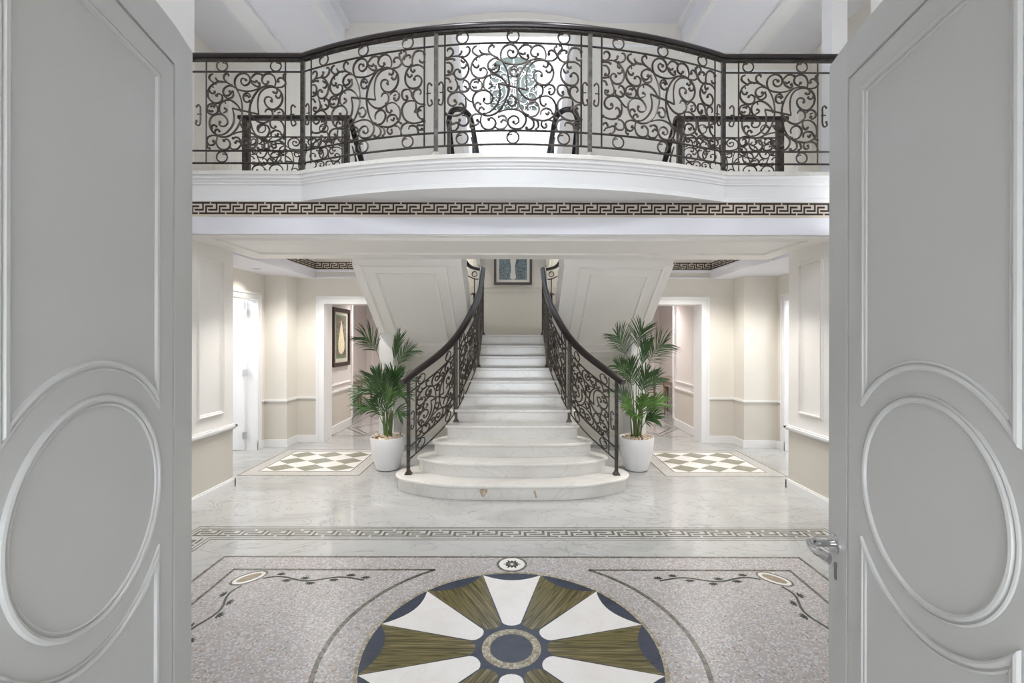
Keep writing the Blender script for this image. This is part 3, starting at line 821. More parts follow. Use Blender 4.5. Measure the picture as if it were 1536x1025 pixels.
# ------------------------------------------------------------------ IRONWORK PATTERN
# centre lines of the scroll panel, in units: panel height 812, core width 812
def c5(pts): return [(x-70, y-108) for x, y in pts]
CORE = [c5(p) for p in [
 [(640,262),(570,295),(500,308),(430,300),(380,280),(362,230),(368,180),(400,140),(450,122),(495,140),(520,185),(505,230),(465,248),(430,225),(428,190),(450,175),(476,192)],
 [(520,185),(545,155),(575,130),(610,128),(640,140)], [(528,188),(540,225),(570,250),(600,262),(622,245),(612,226)], [(540,200),(568,216),(586,204)],
 [(772,262),(782,210),(760,150),(710,125),(660,145),(640,190),(655,225),(690,235),(705,213)],
 [(790,268),(845,265),(885,230),(870,190),(835,170),(805,185),(808,205)], [(885,215),(866,175),(862,142),(880,130)],
 [(760,255),(700,250),(630,275),(570,340),(530,420),(514,500),(515,580),(530,650),(550,710),(590,770)],
 [(610,545),(600,480),(600,400),(620,330),(670,280),(740,262),(800,280),(842,330),(852,390),(830,450),(780,490),(730,488),(690,460),(668,415),(680,375),(715,365),(745,385),(740,408)],
 [(790,275),(800,308),(782,330),(760,318)], [(838,330),(826,370),(798,376),(786,360)],
 [(520,515),(545,570),(600,620),(660,635),(710,615),(730,600)],
 [(375,280),(405,330),(430,400),(440,480),(435,560),(410,640),(370,710),(310,765),(240,780),(180,760),(130,715),(105,650),(110,600),(140,560),(190,546),(240,552),(280,590),(290,630),(265,665),(225,668),(202,645),(210,626)],
 [(340,485),(355,560),(350,630),(320,690),(270,740),(210,765)],
 [(222,432),(260,405),(310,400),(360,425),(400,465),(425,505)],
 [(128,700),(130,665),(155,655),(174,670)], [(160,740),(165,710),(190,700),(204,718)],
 [(225,430),(205,460),(205,510),(230,545)], [(262,412),(268,436)], [(245,532),(275,515),(280,495),(262,486)],
 [(225,418),(190,432),(135,435),(95,450),(78,490),(90,530),(130,548),(172,540),(190,508),(182,470),(160,448)], [(98,500),(112,518),(132,514)], [(110,470),(132,462),(150,468)],
 [(365,275),(330,245),(270,215),(210,210),(150,230),(105,270),(85,330),(95,380),(135,420),(185,430),(225,410),(236,372),(220,342),(190,335),(175,352)],
 [(100,290),(118,325),(148,330),(156,314)], [(130,242),(142,272)],
 [(140,130),(108,146),(100,180),(128,210),(165,228)], [(165,168),(185,200),(232,212)], [(296,155),(300,138),(278,128),(255,145),(250,180),(280,215),(330,250)],
 [(355,262),(300,252),(255,280),(243,320),(262,350),(300,350),(326,325),(312,312)], [(242,345),(290,384),(335,370),(350,340),(342,312)],
 [(528,366),(500,328),(465,335),(450,370),(460,405),(490,420),(518,410)], [(468,360),(490,352),(505,366)],
 [(672,525),(690,497),(725,495),(750,520),(750,570),(727,603)], [(765,520),(800,492),(840,495),(864,530),(850,570),(820,582),(812,560)], [(802,532),(832,522)],
 [(727,605),(790,595),(840,620),(870,670),(874,730),(850,780),(800,815),(750,825),(690,815),(640,800),(600,778),(575,760)],
 [(612,732),(605,705),(620,672),(655,652),(695,662),(718,700),(712,745),(682,780),(640,788),(612,778)],
 [(727,608),(728,645),(738,675),(765,690),(780,672)], [(735,775),(738,735),(775,710),(822,720),(842,752)], [(775,752),(798,768),(808,748)], [(848,760),(862,790),(880,800)],
 [(345,750),(400,730),(470,722),(530,735),(575,765),(597,810),(585,862),(550,898),(500,905),(455,890),(430,850),(440,810),(480,785),(520,800),(530,838),(500,860),(482,842)],
 [(425,855),(412,800),(380,780),(345,792)], [(418,835),(388,818),(368,838)], [(425,860),(395,898),(345,906),(312,884)],
 [(185,772),(175,830),(195,885),(240,910),(290,900),(316,860),(306,820),(276,800),(252,815)],
 [(180,768),(130,762),(85,785),(76,825),(100,860),(140,860),(162,835),(146,822)], [(80,850),(84,885),(104,896)],
 [(580,772),(640,805),(668,840),(662,888),(625,908),(602,894)], [(655,812),(702,832),(712,880),(690,902)],
 [(750,825),(738,860),(762,892),(790,878),(782,856)], [(800,816),(850,828),(876,860),(882,905)],
 [(436,610),(470,600),(500,630),(500,670),(470,695),(440,680),(432,655)],
]]
BAR = c5([(340, 485), (610, 545)])
def ex(pts, x0, u0, yt): return [(u0+(x-x0)*.477, (y-yt)*.477) for x, y in pts]
LEFT = [ex(p, 540, 0, 130) for p in [
 [(200,365),(280,355),(370,380),(440,430),(500,510),(530,610),(510,700),(460,780),(380,815),(300,795),(250,740),(240,670),(280,620),(330,620),(350,660)],
 [(100,250),(110,210),(170,195),(215,240),(210,310),(160,360),(80,385)], [(320,345),(370,320),(385,270)],
 [(470,195),(520,190),(550,250),(530,320),(470,370),(400,385)], [(375,430),(400,470),(430,480)], [(380,580),(420,600),(470,570),(480,540)],
 [(85,420),(140,400),(200,405),(240,420)], [(80,475),(150,480),(200,540),(205,610),(180,660),(130,650)], [(70,720),(140,710),(200,690)],
 [(75,770),(130,790),(160,840)], [(260,800),(300,880),(310,960),(290,1016),(230,1056),(160,1046),(120,1006),(130,956),(180,976)],
 [(410,890),(430,840),(480,845),(530,900),(540,980),(500,1040),(430,1055),(360,1030),(330,960)], [(430,950),(470,970),(500,1010)],
 [(620,1266),(540,1236),(470,1166),(410,1096),(340,1056),(250,1061),(160,1106),(115,1196),(130,1276),(200,1321),(270,1296),(290,1246),(255,1226)],
 [(460,1186),(475,1276),(460,1396),(400,1476),(300,1516),(180,1511),(80,1476)], [(340,1316),(370,1281),(420,1316),(430,1396),(390,1456)],
 [(400,1516),(470,1526),(520,1586),(520,1666),(470,1716),(390,1716),(340,1666),(350,1610)],
 [(100,1766),(150,1706),(230,1676),(310,1656),(330,1726),(280,1796),(230,1820)], [(90,1656),(100,1616),(150,1606),(180,1646)],
]]
RIGHT = [ex(p, 900, 812, 165) for p in [
 [(940,200),(985,200),(1000,260),(940,330),(920,400),(960,470),(1040,510),(1120,490)], [(1070,345),(1100,320),(1080,290),(1020,285),(960,340)],
 [(1140,490),(1130,400),(1150,300),(1200,230),(1280,215),(1350,240),(1385,290)], [(1285,400),(1300,440),(1350,460),(1385,440)],
 [(1385,590),(1330,530),(1250,495),(1170,500),(1080,520),(1020,590),(985,690),(985,790),(1020,870),(1080,930),(1160,955),(1250,945),(1310,890),(1330,810),(1300,740),(1240,705),(1190,730),(1180,770)],
 [(1110,530),(1110,590),(1150,630),(1180,600)], [(1030,640),(1050,700),(1090,720),(1120,690)],
 [(1290,1086),(1320,1046),(1290,986),(1230,981),(1170,1026),(1160,1116),(1200,1196),(1280,1266),(1385,1291)],
 [(1050,960),(1000,956),(940,976),(915,1046),(935,1126),(990,1166),(1040,1136),(1020,1101)], [(1050,956),(1110,1010),(1140,1126),(1200,1206)],
 [(1180,1206),(1120,1191),(1030,1196),(960,1246),(920,1326),(925,1436),(970,1536),(1050,1606),(1160,1641),(1280,1636),(1385,1616)],
 [(1210,1246),(1220,1346),(1190,1416)], [(1385,1326),(1310,1326),(1260,1376),(1240,1456),(1280,1536),(1350,1586)], [(1330,1416),(1290,1386),(1260,1406)],
 [(900,1746),(920,1676),(980,1631),(1060,1616)], [(1060,1756),(1080,1696),(1150,1686),(1230,1726),(1280,1786),(1340,1776)],
 [(1385,1676),(1340,1696),(1250,1686),(1240,1766),(1260,1830)],
]]
HOOK = [(30, 0), (8, -18), (-14, 5), (-14, 60), (-14, 150), (5, 185), (38, 170), (30, 140)]   # s-hook beside the posts

U = .735/812.0
def scroll_panel(bm, mapf, kind='full', r=.0062, mirror=False, dens=4):
    """mapf(u, v) -> world; u in metres from panel start, v metres down from the panel top"""
    strokes = list(CORE)
    u0, width = 0.0, 812.0
    if kind == 'full':
        strokes += LEFT+RIGHT; u0 = 232.0; width = 812+464
    for s_ in strokes:
        P = catmull([Vector((x, y, 0)) for x, y in s_], dens)
        Q = []
        for p in P:
            uu = (p.x+u0)*U
            if mirror: uu = width*U-uu
            Q.append(mapf(uu, p.y*U))
        n = len(Q)
        rad = [r*(.72+.38*math.sin(PI*min(1, max(0, i/(n-1))))) for i in range(n)]
        tube(bm, Q, r, 5, True, rad)
        if len(s_) > 5: ball(bm, Q[-1], r*1.65)
        elif len(s_) >= 3: ball(bm, Q[-1], r*1.4, 5)
    Q = []
    for t in range(5):
        x = BAR[0][0]+(BAR[1][0]-BAR[0][0])*t/4; y = BAR[0][1]+(BAR[1][1]-BAR[0][1])*t/4
        uu = (x+u0)*U
        if mirror: uu = width*U-uu
        Q.append(mapf(uu, y*U))
    tube(bm, Q, r, 5)
    return width*U

def ringcurl(bm, mapf, u, v, rad=.040, r=.0072):
    tube(bm, [mapf(u+rad*math.cos(a), v+rad*math.sin(a)) for a in [2*PI*i/18 for i in range(19)]], r, 5)
    tube(bm, [mapf(u+(rad-.006*j)*math.cos(PI+.35*j), v+(rad-.006*j)*math.sin(PI+.35*j)) for j in range(5)], r*.8, 5)

def square_post(bm, p, z0, z1, w=.017, foot=True):
    box(bm, p[0]-w, p[0]+w, p[1]-w, p[1]+w, z0, z1)
    if foot:
        a = [bm.verts.new((p[0]+dx*(w+.020), p[1]+dy*(w+.020), z0)) for dx, dy in ((-1,-1),(1,-1),(1,1),(-1,1))]
        a2 = [bm.verts.new((p[0]+dx*(w+.020), p[1]+dy*(w+.020), z0+.006)) for dx, dy in ((-1,-1),(1,-1),(1,1),(-1,1))]
        b = [bm.verts.new((p[0]+dx*w*1.02, p[1]+dy*w*1.02, z0+.045)) for dx, dy in ((-1,-1),(1,-1),(1,1),(-1,1))]
        for A, B in ((a, a2), (a2, b)):
            for i in range(4): bm.faces.new([A[i], A[(i+1) % 4], B[(i+1) % 4], B[i]])
        bm.faces.new(a[::-1]); bm.faces.new(b)

RAILP = [(-.030, .0), (-.034, .012), (-.034, .026), (-.024, .044), (-.008, .052), (.008, .052), (.024, .044), (.034, .026), (.034, .012), (.030, 0)]
def handrail(bm, path, sc=1.0):
    """profile kept upright along a 3D path"""
    P = [Vector(p) for p in path]; rings = []
    for i, p in enumerate(P):
        a = P[max(0, i-1)]; b = P[min(len(P)-1, i+1)]
        t = (b-a); h = Vector((t.x, t.y, 0))
        if h.length < 1e-5: h = Vector((0, 1, 0))
        lat = Vector((h.y, -h.x, 0)).normalized(); up = lat.cross(t.normalized()).normalized()
        if up.z < 0: up = -up
        rings.append([bm.verts.new(p+lat*(u*sc)+up*(v*sc)) for u, v in RAILP])
    q = len(RAILP)
    for A, B in zip(rings, rings[1:]):
        for k in range(q): bm.faces.new([A[k], A[(k+1) % q], B[(k+1) % q], B[k]])
    bm.faces.new(rings[0]); bm.faces.new(rings[-1][::-1])

bm = bmesh.new(); scroll_panel(bm, lambda u, v: Vector((-.46+u*1.25, 8.885, zs1+.12-v*1.22)), 'core', .008, False, 3)
obj('window_grille', bm, M['trim'], win, smooth=True)

# ---- a railing built along a plan curve -------------------------------------
class Path:
    """plan polyline with a z reference; arc length in plan"""
    def __init__(s, pts):
        s.p = [Vector(q) for q in pts]; s.L = [0.0]
        for a, b in zip(s.p, s.p[1:]): s.L.append(s.L[-1]+Vector((b.x-a.x, b.y-a.y)).length)
    def at(s, l):
        l = max(0, min(s.L[-1]-1e-6, l))
        for i in range(len(s.p)-1):
            if l <= s.L[i+1]:
                t = (l-s.L[i])/max(1e-9, s.L[i+1]-s.L[i]); return s.p[i].lerp(s.p[i+1], t)
        return s.p[-1]
    def find(s, x=None, y=None):
        best = min(range(len(s.p)), key=lambda i: (abs(s.p[i].x-x) if x is not None else 0)+(abs(s.p[i].y-y) if y is not None else 0))
        return s.L[best]

ZR = (.095, .21, .945, 1.055)      # bottom rail, panel bottom rail, panel top rail, handrail underside

def bay(root, path, l0, l1, kind='full', mirror=False, rings=3, hooks=(True, True), r=.0088, zr=ZR, dens=4, gaps=None):
    """one bay of ironwork between two posts at arc lengths l0 and l1"""
    d = l1-l0; sgn = 1 if d > 0 else -1; D = abs(d)
    def mp(base_l, base_z):
        def f(u, v):
            p = path.at(base_l+sgn*u); return Vector((p.x, p.y, p.z+base_z-v))
        return f
    width = (812+(464 if kind == 'full' else 0))*U
    hgt = zr[2]-zr[1]
    avail = D-.034
    if gaps is None:
        g_ = max(.035, (avail-width)/2) if D > width else .04
        gaps = (g_, g_)
    W_ = avail-gaps[0]-gaps[1]
    scl = W_/width
    start = l0+sgn*(.017+gaps[0])
    def f(u, v):
        p = path.at(start+sgn*u*scl); return Vector((p.x, p.y, p.z+zr[2]-v*(hgt/.735)))
    bm = bmesh.new(); scroll_panel(bm, f, kind, r, mirror, dens)
    pn = obj('scroll_panel', bm, M['bronze'], root, smooth=True)
    for z in zr[:3]:
        bm = bmesh.new(); n = max(2, int(D/.08)); tube(bm, [mp(l0, z)(D*i/n, 0) for i in range(n+1)], .0095, 4)
        obj('horizontal_bar', bm, M['iron'], root)
    for l in (start, start+sgn*W_):
        p = path.at(l); bm = bmesh.new(); tube(bm, [Vector((p.x, p.y, p.z+zr[0])), Vector((p.x, p.y, p.z+zr[3]+.005))], .0075, 4)
        obj('vertical_bar', bm, M['iron'], root)
    top = (zr[2]+zr[3])/2; bot = (zr[0]+zr[1])/2; rad = min(.050, (zr[3]-zr[2])/2-.004)
    us = {3: (.13, .5, .87), 2: (.12, .8), 1: (.5,)}[rings]
    for zz in (top, bot):
        for a in us:
            bm = bmesh.new(); ringcurl(bm, mp(start, zz), a*W_, 0, rad)
            obj('ring_ornament', bm, M['bronze'], root, smooth=True)
    for side in (0, 1):
        gp = gaps[side]
        if not hooks[side] or gp < .05: continue
        bm = bmesh.new()
        l = l0+sgn*(.017+gp*.55) if side == 0 else l1-sgn*(.017+gp*.55)
        k = 1 if side else -1
        def h(u, v):
            p = path.at(l+sgn*u*k*.9); return Vector((p.x, p.y, p.z+.62-v))
        tube(bm, [h(q.x*.0009, q.y*.00095) for q in catmull([Vector((x, y, 0)) for x, y in HOOK], 4)], .0075, 5)
        ball(bm, h(HOOK[-1][0]*.0009, HOOK[-1][1]*.00095), .011); ball(bm, h(HOOK[0][0]*.0009, 0), .010)
        tube(bm, [h(-.05*.5, .07), h(.02, .07)], .006, 4)
        obj('s_hook', bm, M['bronze'], root, smooth=True)

def post(root, p, h, z0=None):
    bm = bmesh.new(); square_post(bm, p, p[2] if z0 is None else z0, p[2]+h)
    return obj('newel_post', bm, M['iron'], root)

# ---- balcony railing
FZ = 3.185
bal_pts = [(-3.30+.0*i, 0, 0) for i in range(0)]
bal_pts = [(-3.10, 4.29, FZ), (-2.5, 4.29, FZ)]
for i in range(61):
    x = -XK+2*XK*i/60; bal_pts.append((x, 3.86+.1125*x*x, FZ))
bal_pts += [(2.5, 4.29, FZ), (3.07, 4.29, FZ)]
BP = Path(bal_pts)
balr = empty('balcony_railing', (0, 4.2, FZ), 'bowed wrought iron balcony railing of scrolls along the upper landing', 'railing')
lm = [0.0, BP.find(x=-XK), BP.find(x=-.66), BP.find(x=.66), BP.find(x=XK), BP.L[-1]]
RH = 1.075
bm = bmesh.new(); handrail(bm, [Vector((p.x, p.y, p.z+1.062)) for p in BP.p], 1.05); obj('handrail', bm, M['rail'], balr, smooth=True)
bm = bmesh.new()
for a, b in zip(BP.p, BP.p[1:]):
    n_ = Vector((b.y-a.y, a.x-b.x, 0)).normalized()*.02
    prism(bm, [a+n_+V(0,0,1.045), b+n_+V(0,0,1.045), b-n_+V(0,0,1.045), a-n_+V(0,0,1.045)], (0, 0, .018))
obj('rail_channel', bm, M['iron'], balr)
for l in lm[1:5]: post(balr, BP.at(l), 1.05)
e0 = lm[1]-(lm[1]-lm[0])*1.0
bay(balr, BP, lm[1], lm[1]-1.06, 'core', True, 2, (True, True))
bay(balr, BP, lm[1], lm[2], 'full'); bay(balr, BP, lm[2], lm[3], 'full'); bay(balr, BP, lm[3], lm[4], 'full')
bay(balr, BP, lm[4], lm[4]+1.02, 'core', False, 2, (True, True))

# ---- main stair railings
for s in (-1, 1):
    nm = 'left' if s < 0 else 'right'
    key = [(1.145, 5.08, .155+.02), (.865, 5.41, .41), (.698, 5.71, .62), (.575, 6.12, .90), (.492, 6.6, 1.215), (.469, 7.2, 1.69)]
    cur = catmull([Vector((s*a, b, c)) for a, b, c in key], 8)
    P = Path(cur)
    r_ = empty('stair_railing', (s*.8, 6.0, .0), 'wrought iron scroll railing with dark handrail up the %s side of the marble stairs' % nm, 'railing')
    lp = [0, P.find(y=5.71), P.find(y=6.6), P.L[-1]]
    # handrail : over the flight, round the landing turn and up the return flight
    hp = [Vector((p.x, p.y, p.z+1.0+(.02 if True else 0))) for p in cur]
    d0 = (hp[0]-hp[1]).normalized()*.09
    turn = catmull([hp[-1]+Vector((0, .0, 0)), Vector((s*.56, 7.25, 2.72)), Vector((s*.68, 7.22, 2.76)), Vector((s*.75, 7.10, 2.86)), Vector((s*.76, 6.9, 3.02)), Vector((s*.76, 6.2, 3.58)), Vector((s*.76, 5.6, 4.06)), Vector((s*.755, 5.42, 4.19)), Vector((s*.70, 5.30, 4.25)),
                    Vector((s*.60, 5.27, 4.25)), Vector((s*.515, 5.33, 4.22)), Vector((s*.49, 5.48, 4.20)), Vector((s*.49, 5.8, 4.19)), Vector((s*.49, 6.5, 4.18))], 6)
    bm = bmesh.new(); handrail(bm, [hp[0]+d0]+hp, 1.25); obj('handrail', bm, M['rail'], r_, smooth=True)
    bm = bmesh.new(); handrail(bm, turn, .9); obj('return_handrail', bm, M['rail'], r_, smooth=True)
    zf = [.155, .62, 1.24, 1.705]
    for l, z in zip(lp, zf):
        p = P.at(l)
        bm = bmesh.new(); square_post(bm, p, z, p.z+1.02); obj('newel_post', bm, M['iron'], r_)
    zs = (.135, .27, .87, .985)
    bay(r_, P, lp[0], lp[1], 'core', s > 0, 2, (True, False), .0092, zs, 4, (.085, .035))
    bay(r_, P, lp[1], lp[2], 'core', s > 0, 2, (False, False), .0092, zs, 4)
    bay(r_, P, lp[2], lp[3], 'core', s > 0, 1, (False, False), .0075, zs, 3)
    # return flight ironwork
    RP = Path([(s*.76, 7.05, 1.90), (s*.76, 6.4, 2.42), (s*.76, 5.75, 2.95), (s*.76, 5.45, 3.17)])
    bay(r_, RP, 0, RP.L[-1]*.5, 'core', False, 1, (False, False), .0078, (.1, .24, .86, 1.0), 3)
    bay(r_, RP, RP.L[-1]*.5, RP.L[-1], 'core', False, 1, (False, False), .0078, (.1, .24, .86, 1.0), 3)
    bay(r_, Path([(s*.49, 5.45, FZ), (s*.49, 6.5, FZ)]), 0, 1.05, 'core', False, 1, (False, False), .0078, (.1, .24, .84, .98), 3)
    TP = Path([(s*.469, 7.2, 1.705), (s*.73, 7.2, 1.745)])
    bm = bmesh.new(); tube(bm, [TP.at(0)+V(0, 0, .87), TP.at(.13)+V(0, 0, .85), TP.at(.25)+V(0, 0, .89)], .009, 4); obj('horizontal_bar', bm, M['iron'], r_)
    bm = bmesh.new(); p = TP.at(.13); tube(bm, [p+V(0, 0, .10), p+V(0, 0, .87)], .008, 4); obj('vertical_bar', bm, M['iron'], r_)
    bm = bmesh.new(); ringcurl(bm, lambda u, v: V(p.x+u, p.y, p.z+.93-v), 0, 0, .04); obj('ring_ornament', bm, M['bronze'], r_)
    for sg in (-1, 1):
        bm = bmesh.new(); tube(bm, catmull([V(p.x+sg*.05, p.y, p.z+.60), V(p.x+sg*.02, p.y, p.z+.63), V(p.x+sg*.012, p.y, p.z+.58), V(p.x+sg*.012, p.y, p.z+.44), V(p.x+sg*.03, p.y, p.z+.38), V(p.x+sg*.055, p.y, p.z+.40), V(p.x+sg*.05, p.y, p.z+.44)], 4), .009, 5); obj('s_hook', bm, M['bronze'], r_)
    for l in (.0, .5, 1):
        p = RP.at(l*RP.L[-1]); bm = bmesh.new(); square_post(bm, p, p.z-.16, p.z+1.02, foot=False); obj('newel_post', bm, M['iron'], r_)

    # guard at the stairwell
    g_ = empty('stairwell_railing', (s*2.5, 5.35, FZ), 'wrought iron guard railing on the %s side of the stairwell, seen behind the balcony' % nm, 'railing')
    GP = Path([(s*3.15, 5.35, FZ), (s*1.9, 5.35, FZ)])
    bm = bmesh.new(); handrail(bm, [(s*3.18, 5.35, FZ+1.0), (s*1.88, 5.35, FZ+1.0)]); obj('handrail', bm, M['rail'], g_, smooth=True)
    for x in (3.10, 1.93): bm = bmesh.new(); square_post(bm, (s*x, 5.35), FZ, FZ+1.0, w=.028); obj('newel_post', bm, M['iron'], g_)
    bay(g_, GP, .05, GP.L[-1]-.03, 'full', False, 2, (True, True), .0078, (.09, .2, .80, 1.0), 3)
    DP = Path([(s*1.90, 5.45, 3.16), (s*1.90, 6.4, 2.40)])
    bm = bmesh.new(); handrail(bm, [(s*1.90, 5.36, FZ+1.0), (s*1.90, 5.5, FZ+.90), (s*1.90, 6.4, 3.35)]); obj('sloping_handrail', bm, M['rail'], g_, smooth=True)
    bay(g_, DP, 0, DP.L[-1], 'core', False, 1, (False, False), .0078, (.1, .24, .76, .9), 3)

# ------------------------------------------------------------------ ENTRANCE DOORS
def entrance_door(name, F2, d, n, T, label, handle):
    F2, d, n = Vector((*F2, 0)), Vector((*d, 0)).normalized(), Vector((*n, 0)).normalized()
    Wd = .79; th = .045
    root = empty(name, tuple(F2+d*Wd), label, 'door', kind='structure')
    def P(s, z, h=0): return F2+d*s+n*h+Vector((0, 0, z))
    # the stile along the free edge and the inner field are two planes with a groove between
    g_ = .102
    bm = bmesh.new(); prism(bm, [P(Wd, .012, -th), P(Wd, .012, -.006), P(g_, .012, -.006), P(g_, .012, -.03), P(-.016, .012, -.03), P(-.016, .012, -th)], (0, 0, T-.012))
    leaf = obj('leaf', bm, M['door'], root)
    bm = bmesh.new()   # raised outer frame
    g = .106
    prism(bm, [P(-.016, .012, -.03), P(g-.004, .012, -.03), P(g-.004, .012, 0), P(-.012, .012, -.009), P(-.016, .012, -.011)], (0, 0, T-.012))  # stile face tilted towards the hall so it catches more light
    prism(bm, [P(g-.004, T-.1, -.006), P(Wd, T-.1, -.006), P(Wd, T-.1, 0), P(g-.004, T-.1, 0)], (0, 0, .1))
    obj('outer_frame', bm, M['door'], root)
    bm = bmesh.new()
    prism(bm, [P(g+.004, .012, -.006), P(Wd, .012, -.006), P(Wd, .012, -.001), P(g+.004, .012, -.001)], (0, 0, T-.1-.008-.012))
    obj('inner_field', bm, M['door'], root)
    # mouldings
    sc, zc, rc, R2 = .398, 1.320, .214, .284
    s0, s1 = .186, .612
    bm = bmesh.new(); sweep(bm, [P(sc+rc*math.cos(a), zc+rc*math.sin(a), -.001) for a in [2*PI*i/72 for i in range(72)]], n, DOORM, True)
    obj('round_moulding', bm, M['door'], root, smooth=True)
    a0 = math.acos((s1-sc)/R2); a1 = PI-math.acos((sc-s0)/R2)
    up = [P(s0, T-.173, -.001), P(s1, T-.173, -.001)] + [P(sc+R2*math.cos(a0+(a1-a0)*i/24), zc+R2*math.sin(a0+(a1-a0)*i/24), -.001) for i in range(25)]
    lo = [P(s1, .17, -.001), P(s0, .17, -.001)] + [P(sc+R2*math.cos(-(a1+(a0-a1)*i/24)), zc+R2*math.sin(-(a1+(a0-a1)*i/24)), -.001) for i in range(25)]
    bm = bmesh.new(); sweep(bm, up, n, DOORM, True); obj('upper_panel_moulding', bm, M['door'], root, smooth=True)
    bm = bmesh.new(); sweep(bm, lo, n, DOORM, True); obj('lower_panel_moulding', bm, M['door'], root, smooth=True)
    if handle:
        hb = P(.034, 1.072, -.006)
        bm = bmesh.new()
        lat = d; upv = Vector((0, 0, 1))
        def disc(c, r, h0, h1, nseg=28, bev=.003):
            rings = []
            for hh, rr in ((h0, r), (h1-bev, r), (h1, r-bev)):
                rings.append([bm.verts.new(c+n*hh+(lat*math.cos(2*PI*k/nseg)+upv*math.sin(2*PI*k/nseg))*rr) for k in range(nseg)])
            for A, B in zip(rings, rings[1:]):
                for k in range(nseg): bm.faces.new([A[k], A[(k+1) % nseg], B[(k+1) % nseg], B[k]])
            bm.faces.new(rings[-1]); bm.faces.new(rings[0][::-1])
        disc(hb, .0275, 0, .010)
        hd = obj('handle', bm, M['chrome'], root, smooth=True, label='polished chrome lever handle')
        bm = bmesh.new(); tube(bm, [hb+n*.008, hb+n*.022], .009, 14); tube(bm, [hb+n*.020, hb+n*.045, hb+n*.068], .011, 14, True, [.0095, .012, .0115])
        obj('neck', bm, M['chrome'], hd, smooth=True)
        bm = bmesh.new()
        lv = catmull([hb+n*.056-d*.004+upv*.004, hb+n*.072+d*.012+upv*.004, hb+n*.075+d*.04-upv*.002, hb+n*.070+d*.068-upv*.002, hb+n*.060+d*.098-upv*.004], 6)
        rings = []
        m_ = len(lv)
        for i, p in enumerate(lv):
            t = i/(m_-1); tt = (lv[min(m_-1, i+1)]-lv[max(0, i-1)]).normalized()
            si = upv.cross(tt).normalized(); u2 = tt.cross(si)
            wv, wh = .0095+.0055*t, .012-.005*t
            rings.append([bm.verts.new(p+u2*(wv*math.cos(2*PI*k/12))+si*(wh*math.sin(2*PI*k/12))) for k in range(12)])
        for A, B in zip(rings, rings[1:]):
            for k in range(12): bm.faces.new([A[k], A[(k+1) % 12], B[(k+1) % 12], B[k]])
        bm.faces.new(rings[0][::-1]); bm.faces.new(rings[-1])
        obj('lever', bm, M['chrome'], hd, smooth=True)
        kb = P(.038, .992, -.006)
        bm = bmesh.new()
        pr = [kb+upv*.020+lat*(.0085*math.cos(a))+upv*(.0085*math.sin(a)) for a in [-.6+ (PI+1.2)*i/12 for i in range(13)]]+[kb-lat*.005-upv*.02, kb+lat*.005-upv*.02]
        prism(bm, pr, n*.003); obj('lock_cylinder', bm, M['lock'], root)
    return root
entrance_door('door_1', (-.892, 1.296), (.21, -1), (.9787, .2055), 2.467, 'tall shade-greyed whitish entrance door leaf with round moulding, at the left edge of the photo', False)
entrance_door('door_2', (.9306, 1.356), (-.173, -1), (-.9854, .1705), 2.467, 'tall shade-greyed whitish entrance door leaf with round moulding and chrome lever handle', True)

for s, nm in ((-1, 'left'), (1, 'right')):
    XR = 3.95 if s < 0 else 4.18
    st('wall_side_room_'+nm, boxes((s*5.3, s*5.4, 5.0, 7.6, 0, 2.6), (s*XR, s*5.3, 7.5, 7.6, 0, 2.6), (s*XR, s*5.3, 5.0, 5.1, 0, 2.6)), M['trim'])  # roofless walls added to cut daylight through the side doors
# side-room door, open, in the left bay
for s, nm in ((-1, 'door_3'),):
    root = empty(nm, (s*3.9, 6.86, 0), 'white panelled side door standing open in the %s bay' % ('left' if s < 0 else 'right'), 'door', kind='structure')
    obj('leaf', boxes((s*3.93, s*4.75, 6.75, 6.79, .01, 2.19)), M['trim'], root)
    bm = bmesh.new(); sweep(bm, [(s*4.35+.2*math.cos(a), 6.75, 1.25+.2*math.sin(a)) for a in [2*PI*i/48 for i in range(48)]], (0, -1, 0), BEAD, True)
    sweep(bm, rect_pts('y', 6.75, s*4.12, s*4.58, 1.55, 2.05), (0, -1, 0), BEAD, True)
    sweep(bm, rect_pts('y', 6.75, s*4.12, s*4.58, .2, .95), (0, -1, 0), BEAD, True)
    obj('panel_moulding', bm, M['trim'], root)
    for z in (.22, 1.14, 2.02):
        bm = boxes((s*3.885, s*3.945, 6.735, 6.75, z-.05, z+.05)); obj('hinge', bm, M['chrome'], root)

# ------------------------------------------------------------------ PICTURES
pic = empty('framed_picture', (-3.08, 8.3, 1.14), 'tall dark framed print with yellow and white drop shape on the left corridor wall', 'picture')
x = -3.10; y0, y1, z0, z1 = 7.90, 8.70, 1.145, 2.18
def frame_x(x, s_, y0, y1, z0, z1, w, t):
    bm = bmesh.new()
    box(bm, x, x+s_*t, y0, y1, z0, z0+w); box(bm, x, x+s_*t, y0, y1, z1-w, z1); box(bm, x, x+s_*t, y0, y0+w, z0+w, z1-w); box(bm, x, x+s_*t, y1-w, y1, z0+w, z1-w)
    return bm
obj('frame', frame_x(x, 1, y0, y1, z0, z1, .07, .035), M['wood_dark'], pic)
obj('mat', boxes((x, x+.012, y0+.07, y1-.07, z0+.07, z1-.07)), M['matboard'], pic)
obj('print_border', boxes((x+.012, x+.013, y0+.15, y1-.15, z0+.14, z1-.12)), M['art_green'], pic)
obj('print', boxes((x+.013, x+.014, y0+.19, y1-.19, z0+.18, z1-.16)), M['art_dark'], pic)
yc = (y0+y1)/2
